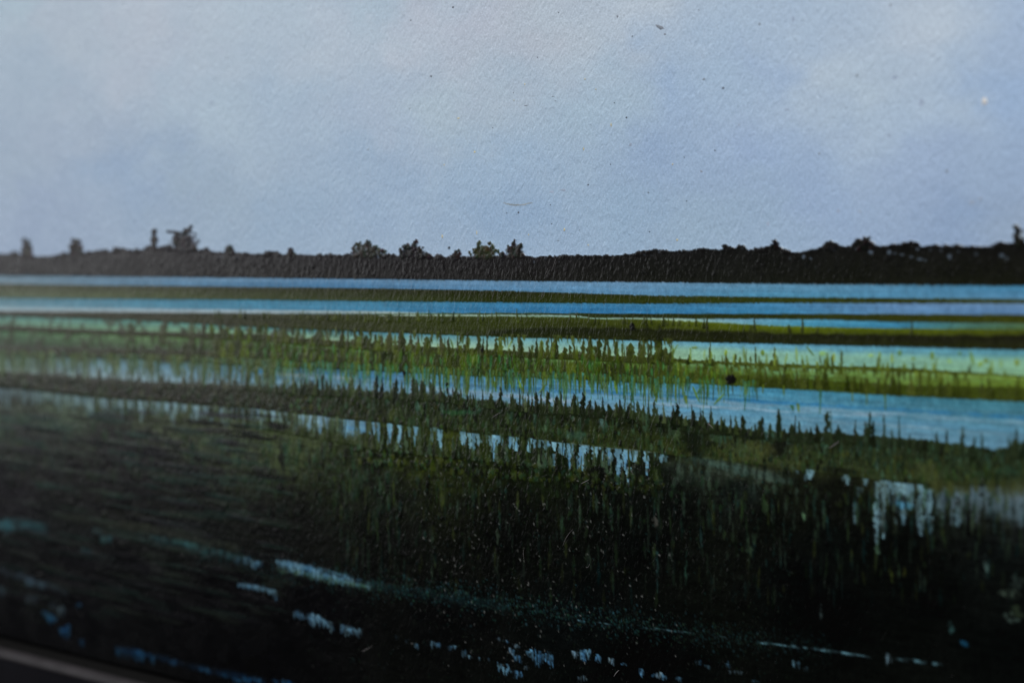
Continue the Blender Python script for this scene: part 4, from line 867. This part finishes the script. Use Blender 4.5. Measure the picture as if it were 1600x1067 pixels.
def paint_material(name, rough, relief, fine, spec=0.4, rvar=0.06):
    """Dried paint: pigment from the strokes, fine grain, and the fibrous grain of the board in the relief."""
    m = bpy.data.materials.new(name)
    m.use_nodes = True
    nt = m.node_tree
    nd = nt.nodes
    lk = nt.links
    b = nd["Principled BSDF"]
    tc = nd.new('ShaderNodeTexCoord')
    at = nd.new('ShaderNodeAttribute')
    at.attribute_name = 'pigment'
    # pigment grain
    gm = nd.new('ShaderNodeMapping')
    gm.inputs['Scale'].default_value = (2600, 2600, 2600)
    lk.new(tc.outputs['Object'], gm.inputs[0])
    gn = nd.new('ShaderNodeTexNoise')
    gn.inputs['Scale'].default_value = 1.0
    gn.inputs['Detail'].default_value = 2.0
    lk.new(gm.outputs[0], gn.inputs['Vector'])
    mr = nd.new('ShaderNodeMapRange')
    mr.inputs[1].default_value = 0.3
    mr.inputs[2].default_value = 0.7
    mr.inputs[3].default_value = 0.90
    mr.inputs[4].default_value = 1.10
    lk.new(gn.outputs[0], mr.inputs[0])
    mx = nd.new('ShaderNodeVectorMath')
    mx.operation = 'SCALE'
    lk.new(at.outputs['Color'], mx.inputs[0])
    lk.new(mr.outputs[0], mx.inputs['Scale'])
    lk.new(mx.outputs[0], b.inputs['Base Color'])
    # board grain: short upright fibres, a little slanted
    fm = nd.new('ShaderNodeMapping')
    fm.inputs['Scale'].default_value = (1350, 1350, 560)
    fr = nd.new('ShaderNodeMapping')
    fr.inputs['Rotation'].default_value = (0, math.radians(-11), 0)
    lk.new(tc.outputs['Object'], fr.inputs[0])
    lk.new(fr.outputs[0], fm.inputs[0])
    fn = nd.new('ShaderNodeTexNoise')
    fn.inputs['Scale'].default_value = 1.0
    fn.inputs['Detail'].default_value = 2.5
    fn.inputs['Roughness'].default_value = 0.55
    fn.inputs['Distortion'].default_value = 0.5
    lk.new(fm.outputs[0], fn.inputs['Vector'])
    b1 = nd.new('ShaderNodeBump')
    b1.inputs['Strength'].default_value = relief
    b1.inputs['Distance'].default_value = 0.00016
    lk.new(fn.outputs[0], b1.inputs['Height'])
    b2 = nd.new('ShaderNodeBump')
    b2.inputs['Strength'].default_value = fine
    b2.inputs['Distance'].default_value = 0.00005
    lk.new(gn.outputs[0], b2.inputs['Height'])
    lk.new(b1.outputs[0], b2.inputs['Normal'])
    lk.new(b2.outputs[0], b.inputs['Normal'])
    # patchy varnish
    pn = nd.new('ShaderNodeTexNoise')
    pn.inputs['Scale'].default_value = 160.0
    pn.inputs['Detail'].default_value = 3.0
    lk.new(tc.outputs['Object'], pn.inputs['Vector'])
    pr = nd.new('ShaderNodeMapRange')
    pr.inputs[1].default_value = 0.3
    pr.inputs[2].default_value = 0.7
    pr.inputs[3].default_value = rough - rvar
    pr.inputs[4].default_value = rough + rvar
    lk.new(pn.outputs[0], pr.inputs[0])
    lk.new(pr.outputs[0], b.inputs['Roughness'])
    b.inputs['Specular IOR Level'].default_value = spec
    return m


M_SKY = paint_material("sky_paint", 0.28, 1.45, 0.06, 0.22)
M_TREE = paint_material("tree_paint", 0.28, 0.95, 0.5, 0.23)
M_WATER = paint_material("water_paint", 0.30, 0.95, 0.25, 0.24)
M_GRASS = paint_material("grass_paint", 0.27, 1.05, 0.7, 0.21)
M_GROUND = paint_material("foreground_paint", 0.26, 0.9, 0.6, 0.14)
MAT = {'painted_sky': M_SKY, 'painted_tree_line': M_TREE, 'painted_bush': M_TREE, 'painted_foreground': M_GROUND, 'painted_drop': M_TREE,
       'painted_water_strip': M_WATER, 'painted_pale_line': M_WATER, 'painted_water_glint': M_WATER, 'painted_water_glints': M_WATER}


def plain_material(name, col, rough, spec=0.4, noise=0.2, scale=300.0, bump=0.0):
    m = bpy.data.materials.new(name)
    m.use_nodes = True
    nd, lk = m.node_tree.nodes, m.node_tree.links
    b = nd["Principled BSDF"]
    tc = nd.new('ShaderNodeTexCoord')
    n = nd.new('ShaderNodeTexNoise')
    n.inputs['Scale'].default_value = scale
    n.inputs['Detail'].default_value = 4.0
    lk.new(tc.outputs['Object'], n.inputs['Vector'])
    r = nd.new('ShaderNodeValToRGB')
    r.color_ramp.elements[0].color = (*[c * (1 - noise) for c in col], 1)
    r.color_ramp.elements[1].color = (*[min(1, c * (1 + noise)) for c in col], 1)
    r.color_ramp.elements[0].position = 0.3
    r.color_ramp.elements[1].position = 0.7
    lk.new(n.outputs[0], r.inputs[0])
    lk.new(r.outputs[0], b.inputs['Base Color'])
    b.inputs['Roughness'].default_value = rough
    b.inputs['Specular IOR Level'].default_value = spec
    if bump:
        bp = nd.new('ShaderNodeBump')
        bp.inputs['Strength'].default_value = bump
        bp.inputs['Distance'].default_value = 0.0001
        lk.new(n.outputs[0], bp.inputs['Height'])
        lk.new(bp.outputs[0], b.inputs['Normal'])
    return m


# ------------------------------------------------------------------ the painting
BASE = (0.0, 0.0, V_BOT / 1000)
painting = bpy.data.objects.new("painting", None)
painting.empty_display_size = 0.02
painting.location = BASE
scene.collection.objects.link(painting)
painting['label'] = "painted marsh landscape on a board, blue strips of water under a black tree line"
painting['category'] = "painting"


def link(name, me, mat, parent):
    o = bpy.data.objects.new(name, me)
    if mat is not None:
        me.materials.append(mat)
    scene.collection.objects.link(o)
    o.parent = parent
    if parent is not None and parent.type == 'EMPTY':
        o.location = (-parent.location[0], -parent.location[1], -parent.location[2])
    return o


def box_mesh(name, x0, x1, y0, y1, z0, z1):
    me = bpy.data.meshes.new(name)
    v = [(x, y, z) for x in (x0, x1) for y in (y0, y1) for z in (z0, z1)]
    f = [(0, 1, 3, 2), (4, 6, 7, 5), (0, 4, 5, 1), (2, 3, 7, 6), (0, 2, 6, 4), (1, 5, 7, 3)]
    me.from_pydata(v, [], f)
    me.update()
    return me


XL, XR = U[0] / 1000, U[-1] / 1000
link("board", box_mesh("board", XL, XR, 0.0004, 0.0042, V_BOT / 1000, V_TOP / 1000),
     plain_material("board_fibre", (0.30, 0.24, 0.17), 0.8, 0.2, 0.25, 400, 0.3), painting)

# relief: thickness of the strokes plus the unevenness of each brush mark
H = HGT + 0.012 * NF(0.7, 1.3, 301, 2, shear=0.2)
H[0] = 0
pos = np.stack([UU / 1000, -H / 1000, VV / 1000], -1).astype(np.float32).reshape(-1, 3)
du = np.gradient(H, U, axis=1)
dv = np.gradient(H, V, axis=0)
NRM = np.stack([-du, -np.ones_like(du), -dv], -1)          # outward is -y: n = (-dh/du, -1, -dh/dv)
NRM /= np.linalg.norm(NRM, axis=-1, keepdims=True)
NRM = NRM.astype(np.float32).reshape(-1, 3)
pig = np.ones((R * C, 4), np.float32)
pig[:, :3] = np.clip(lin(COL).reshape(-1, 3) * PIGMENT_GAIN, 0.0012, 0.85)

FL = LAB[:-1, :-1].copy()
cnt = np.bincount(FL.ravel(), minlength=len(PIECES))
for i in range(len(PIECES) - 1, 0, -1):                    # crumbs go back to the stroke they belong to
    nm, par, _ = PIECES[i]
    if 0 < cnt[i] < 14:
        FL[FL == i] = par if par else L_GND
        cnt[par if par else L_GND] += cnt[i]
        cnt[i] = 0
idx = np.arange(R * C).reshape(R, C)
quad = np.stack([idx[:-1, :-1], idx[1:, :-1], idx[1:, 1:], idx[:-1, 1:]], -1).reshape(-1, 4)
order = np.argsort(FL.ravel(), kind='stable')
lab_sorted = FL.ravel()[order]
OBJ = {}
for i in range(1, len(PIECES)):
    a, b_ = np.searchsorted(lab_sorted, [i, i + 1])
    if b_ <= a:
        continue
    q = quad[order[a:b_]]
    vid, inv = np.unique(q.ravel(), return_inverse=True)
    me = bpy.data.meshes.new(PIECES[i][0])
    nq = len(q)
    me.vertices.add(len(vid))
    me.vertices.foreach_set('co', pos[vid].ravel())
    me.loops.add(nq * 4)
    me.loops.foreach_set('vertex_index', inv.astype(np.int32).ravel())
    me.polygons.add(nq)
    me.polygons.foreach_set('loop_start', np.arange(0, nq * 4, 4, dtype=np.int32))
    me.polygons.foreach_set('use_smooth', np.ones(nq, bool))
    me.update(calc_edges=True)
    at = me.color_attributes.new('pigment', 'FLOAT_COLOR', 'POINT')
    at.data.foreach_set('color', pig[vid].ravel())
    me.normals_split_custom_set_from_vertices(NRM[vid])
    nm, par, lbl = PIECES[i]
    parent = OBJ.get(par, painting) if par else painting
    o = link(nm, me, MAT.get(nm, M_GRASS), parent)
    if lbl:
        o['label'] = lbl
    if nm == 'painted_water_glints':
        o['kind'] = 'stuff'
    OBJ[i] = o

# ------------------------------------------------------------------ specks, grit and fibres stuck to the surface
def dome(verts, faces, x, y, w, h, lift, tilt=0.0, n=9, seed=0):
    r = np.random.default_rng(seed)
    u0, v0 = (float(q) for q in P(x, y))
    wm = w * mmx(x, y) / 2
    hm = abs(float(P(x, y + .5)[1] - P(x, y - .5)[1])) * h / 2
    b0 = len(verts)
    base = -0.012
    verts.append((u0 / 1000, (base - lift) / 1000, v0 / 1000))
    for ring, (s, l) in enumerate(((0.6, 0.75), (1.0, 0.0))):
        for k in range(n):
            t = 2 * math.pi * k / n
            rr = s * (1 + 0.25 * r.normal() * (0.5 + ring * .3))
            du_, dv_ = wm * rr * math.cos(t), hm * rr * math.sin(t)
            verts.append(((u0 + du_) / 1000, (base - lift * l) / 1000, (v0 + dv_ + tilt * du_) / 1000))
    for k in range(n):
        k2 = (k + 1) % n
        faces.append((b0, b0 + 1 + k, b0 + 1 + k2))
        faces.append((b0 + 1 + k, b0 + 1 + n + k, b0 + 1 + n + k2, b0 + 1 + k2))


def fibre(verts, faces, pts, w):
    """A hair-thin strand lying on the paint (three-sided)."""
    a = np.array(pts, float)
    t = np.linspace(0, 1, 9)
    bx = (1 - t) ** 2 * a[0, 0] + 2 * t * (1 - t) * a[1, 0] + t * t * a[2, 0]
    by = (1 - t) ** 2 * a[0, 1] + 2 * t * (1 - t) * a[1, 1] + t * t * a[2, 1]
    u, v = P(bx, by)
    b0 = len(verts)
    for k in range(9):
        tu, tv = np.gradient(u)[k], np.gradient(v)[k]
        L_ = math.hypot(tu, tv) + 1e-9
        nx, nz = -tv / L_, tu / L_
        hw = w * (0.35 + 0.65 * math.sin(math.pi * (k + .6) / 9.2)) / 2
        verts.append(((u[k] + nx * hw) / 1000, -0.00014, (v[k] + nz * hw) / 1000))
        verts.append((u[k] / 1000, -0.00014 - w / 1400, v[k] / 1000))
        verts.append(((u[k] - nx * hw) / 1000, -0.00014, (v[k] - nz * hw) / 1000))
    for k in range(8):
        p, q = b0 + 3 * k, b0 + 3 * k + 3
        for i, j in ((0, 1), (1, 2), (2, 0)):
            faces.append((p + i, p + j, q + j, q + i))


def build(name, vf, mat, parent, label=None, stuff=False):
    me = bpy.data.meshes.new(name)
    me.from_pydata(vf[0], [], vf[1])
    me.polygons.foreach_set('use_smooth', np.ones(len(me.polygons), bool))
    me.update()
    o = link(name, me, mat, parent)
    if label:
        o['label'] = label
    if stuff:
        o['kind'] = 'stuff'
    return o


M_BLK = plain_material("speck_black", (0.035, 0.037, 0.045), 0.6)
M_GRY = plain_material("speck_grey", (0.20, 0.23, 0.28), 0.7)
M_FNT = plain_material("speck_faint", (0.29, 0.36, 0.48), 0.7)
M_YEL = plain_material("speck_straw", (0.50, 0.44, 0.24), 0.6)
M_WHT = plain_material("speck_white", (0.62, 0.62, 0.62), 0.6)
dark = [(708, 12, 4, 4), (642, 32, 3, 3), (747, 47, 2.5, 6), (988, 57, 3, 3), (674, 120, 3, 4), (737, 229, 3, 3.5), (979, 184, 4, 3.5), (960, 161, 2.5, 2.5), (889, 209, 3, 2.5), (810, 332, 3.5, 4), (792, 333, 2.5, 2.5), (753, 344, 3.5, 3.5), (919, 289, 3.5, 3.5), (1013, 301, 3, 3), (996, 318, 3, 3),
        (1015, 362, 3.5, 3.5), (862, 350, 2.2, 2.2), (802, 314, 3, 2.5), (1130, 138, 5, 5), (1117, 235, 3.5, 3.5), (1081, 289, 3.5, 3), (1073, 314, 3.5, 3.5), (1069, 246, 3, 2.5), (1068, 285, 2.5, 2.5), (954, 257, 2.2, 2.2), (860, 320, 2.4, 2.4), (800, 15, 2.5, 4), (770, 200, 2, 2.5), (905, 360, 2, 2), (780, 60, 2, 3), (873, 20, 2.5, 2.5), (640, 170, 2, 2), (592, 260, 2, 2.5)]
grey = [(1100, 124, 7, 5), (1391, 8, 6, 6), (1339, 118, 6, 5), (1480, 268, 6, 6), (1039, 54, 5, 5), (673, 119, 4, 5), (822, 165, 10, 1.8), (864, 151, 7, 1.8), (872, 376, 8, 1.8), (575, 234, 4, 4), (1092, 16, 4, 4), (802, 145, 2, 3), (868, 158, 5, 1.5), (965, 26, 5, 6), (1187, 38, 5, 6), (1280, 240, 5, 5), (1096, 268, 6, 5), (840, 90, 2.5, 4), (690, 260, 3, 2)]
faint = [(1398, 121, 12, 8), (1440, 160, 12, 16), (1518, 316, 14, 10), (1532, 310, 8, 6), (1231, 172, 6, 4), (1390, 212, 8, 8), (1155, 195, 6, 5), (1228, 172, 5, 4), (1310, 330, 8, 7), (880, 297, 14, 8), (862, 300, 10, 6), (985, 226, 8, 10), (1343, 330, 8, 6), (1200, 350, 6, 10), (1240, 30, 8, 10), (330, 160, 7, 6), (310, 310, 8, 5), (360, 345, 8, 4)]
straw = [(955, 195, 3, 9), (912, 233, 2.2, 7), (882, 359, 3.4, 7), (919, 383, 4, 3), (716, 185, 5, 3), (742, 238, 4, 4), (820, 132, 2.4, 4), (1051, 257, 3, 4), (914, 124, 3, 3), (691, 370, 3, 8), (803, 157, 3, 2.5), (694, 258, 3, 3), (764, 407, 3, 3), (1058, 375, 4, 4), (826, 367, 3, 3), (745, 364, 2, 9), (931, 140, 3, 3)]
for nm, lst, mt, lf in (("paint_specks", dark[::3] + dark[1::3], M_BLK, 0.10), ("grey_specks", grey, M_GRY, 0.05), ("faint_specks", faint, M_FNT, 0.015), ("straw_specks", straw, M_YEL, 0.08)):
    vf = ([], [])
    for k, (x, y, w, h) in enumerate(lst):
        dome(vf[0], vf[1], x, y, w * .68, h * .68, lf, seed=k + len(lst))
    build(nm, vf, mt, painting, None, True)
vf = ([], []); dome(*vf, 1538, 159, 9, 11, 0.12, seed=4)
build("paint_drop", vf, M_WHT, painting, "small white paint drop on the sky")
vf = ([], []); dome(*vf, 1031, 43, 11, 8, 0.06, tilt=-.4, seed=5)
build("grey_smudge", vf, M_GRY, painting, "grey smudge high on the sky")
vf = ([], [])
for k in range(9):
    dome(*vf, 788 + k * 5, 318.5 + 3.2 * math.sin(math.pi * k / 8) - 1, 7, 1.6 + 1.2 * math.sin(math.pi * k / 8), 0.006 + 0.001 * k, seed=k)
build("scuff_mark", vf, plain_material("scuff", (0.24, 0.28, 0.31), 0.7), painting, "thin curved grey scuff low on the sky")
vf = ([], [])
for pts, w in [([(880, 852), (884, 838), (896, 826)], .16), ([(769, 653), (775, 648), (783, 644)], .25), ([(916, 885), (920, 888), (922, 880)], .14), ([(819, 872), (817, 862), (820, 855)], .12), ([(566, 1017), (574, 1014), (582, 1008)], .2), ([(960, 1056), (963, 1050), (968, 1046)], .3), ([(1296, 700), (1304, 695), (1312, 689)], .3), ([(1107, 661), (1111, 665), (1115, 669)], .25), ([(909, 755), (916, 752), (921, 749)], .25), ([(862, 424), (866, 415), (869, 405)], .2), ([(852, 430), (855, 424), (857, 419)], .18), ([(845, 468), (848, 462), (850, 456)], .18), ([(768, 470), (771, 463), (774, 452)], .18), ([(770, 757), (773, 748), (775, 743)], .18), ([(718, 888), (722, 884), (724, 882)], .25)]:
    fibre(*vf, pts, w * .6)
build("dust_fibres", vf, plain_material("dust_fibre", (0.17, 0.16, 0.165), 0.6), painting, "pale hair-thin dust fibres lying on the dark paint", True)

# ------------------------------------------------------------------ the frame (its lower rail is all that shows)
frame = bpy.data.objects.new("picture_frame", None)
frame.empty_display_size = 0.02
frame.location = (0.0, 0.0, V_BOT / 1000 - 0.030)
scene.collection.objects.link(frame)
frame['label'] = "dark frame rail with a rounded lip painted with a grey highlight under the bottom edge of the painting"
frame['category'] = "picture frame"


def extrude(name, prof, x0, x1, mat, parent, closed=True):
    me = bpy.data.meshes.new(name)
    n = len(prof)
    v = [(x0, y, z) for y, z in prof] + [(x1, y, z) for y, z in prof]
    f = [(i, (i + 1) % n, n + (i + 1) % n, n + i) for i in range(n)]
    f += [tuple(range(n))[::-1], tuple(range(n, 2 * n))]
    me.from_pydata(v, [], f)
    me.update()
    return link(name, me, mat, parent)


M_FRAME = plain_material("frame_lacquer", (0.004, 0.0038, 0.0055), 0.55, 0.08, 0.25, 90, 0.15)
M_LIP = plain_material("frame_lip_highlight", (0.022, 0.020, 0.022), 0.5, 0.17, 0.3, 140, 0.25)  # paler than the lacquer: the highlight on the lip is put into its colour
M_REB = plain_material("frame_rebate_black", (0.004, 0.004, 0.004), 0.9, 0.1, 0.2, 300)
zb = V_BOT / 1000
W_F = 0.0065                                              # how far the rail stands out before the board
G_F = 0.0012
LIP = 0.0021
extrude("rail", [(-W_F, zb - G_F - LIP - 0.0002), (-W_F, zb - 0.030), (0.012, zb - 0.030), (0.012, zb - G_F - LIP - 0.0002)], XL - .004, XR + .004, M_FRAME, frame)
extrude("rebate", [(-W_F + LIP * 0.8, zb - G_F), (-W_F + LIP * 0.8, zb - G_F - LIP), (0.012, zb - G_F - LIP), (0.012, zb + 0.004), (0.0052, zb + 0.004), (0.0052, zb - G_F)], XL - .004, XR + .004, M_REB, frame)
lp = []
for k in range(9):                                        # rounded lip along the inner edge
    t = k / 8 * math.pi / 2
    lp.append((-W_F + LIP * 0.8 * (1 - math.sin(t)) , zb - G_F - LIP * (1 - math.cos(t)) * 1.0 + 0.0001))
lp = lp[::-1]
lp = [(-W_F + LIP * 0.8 - 0.0001, zb - G_F - LIP + 0.0001)] + lp[::-1]
lo = extrude("lip", lp, XL - .004, XR + .004, M_LIP, frame)
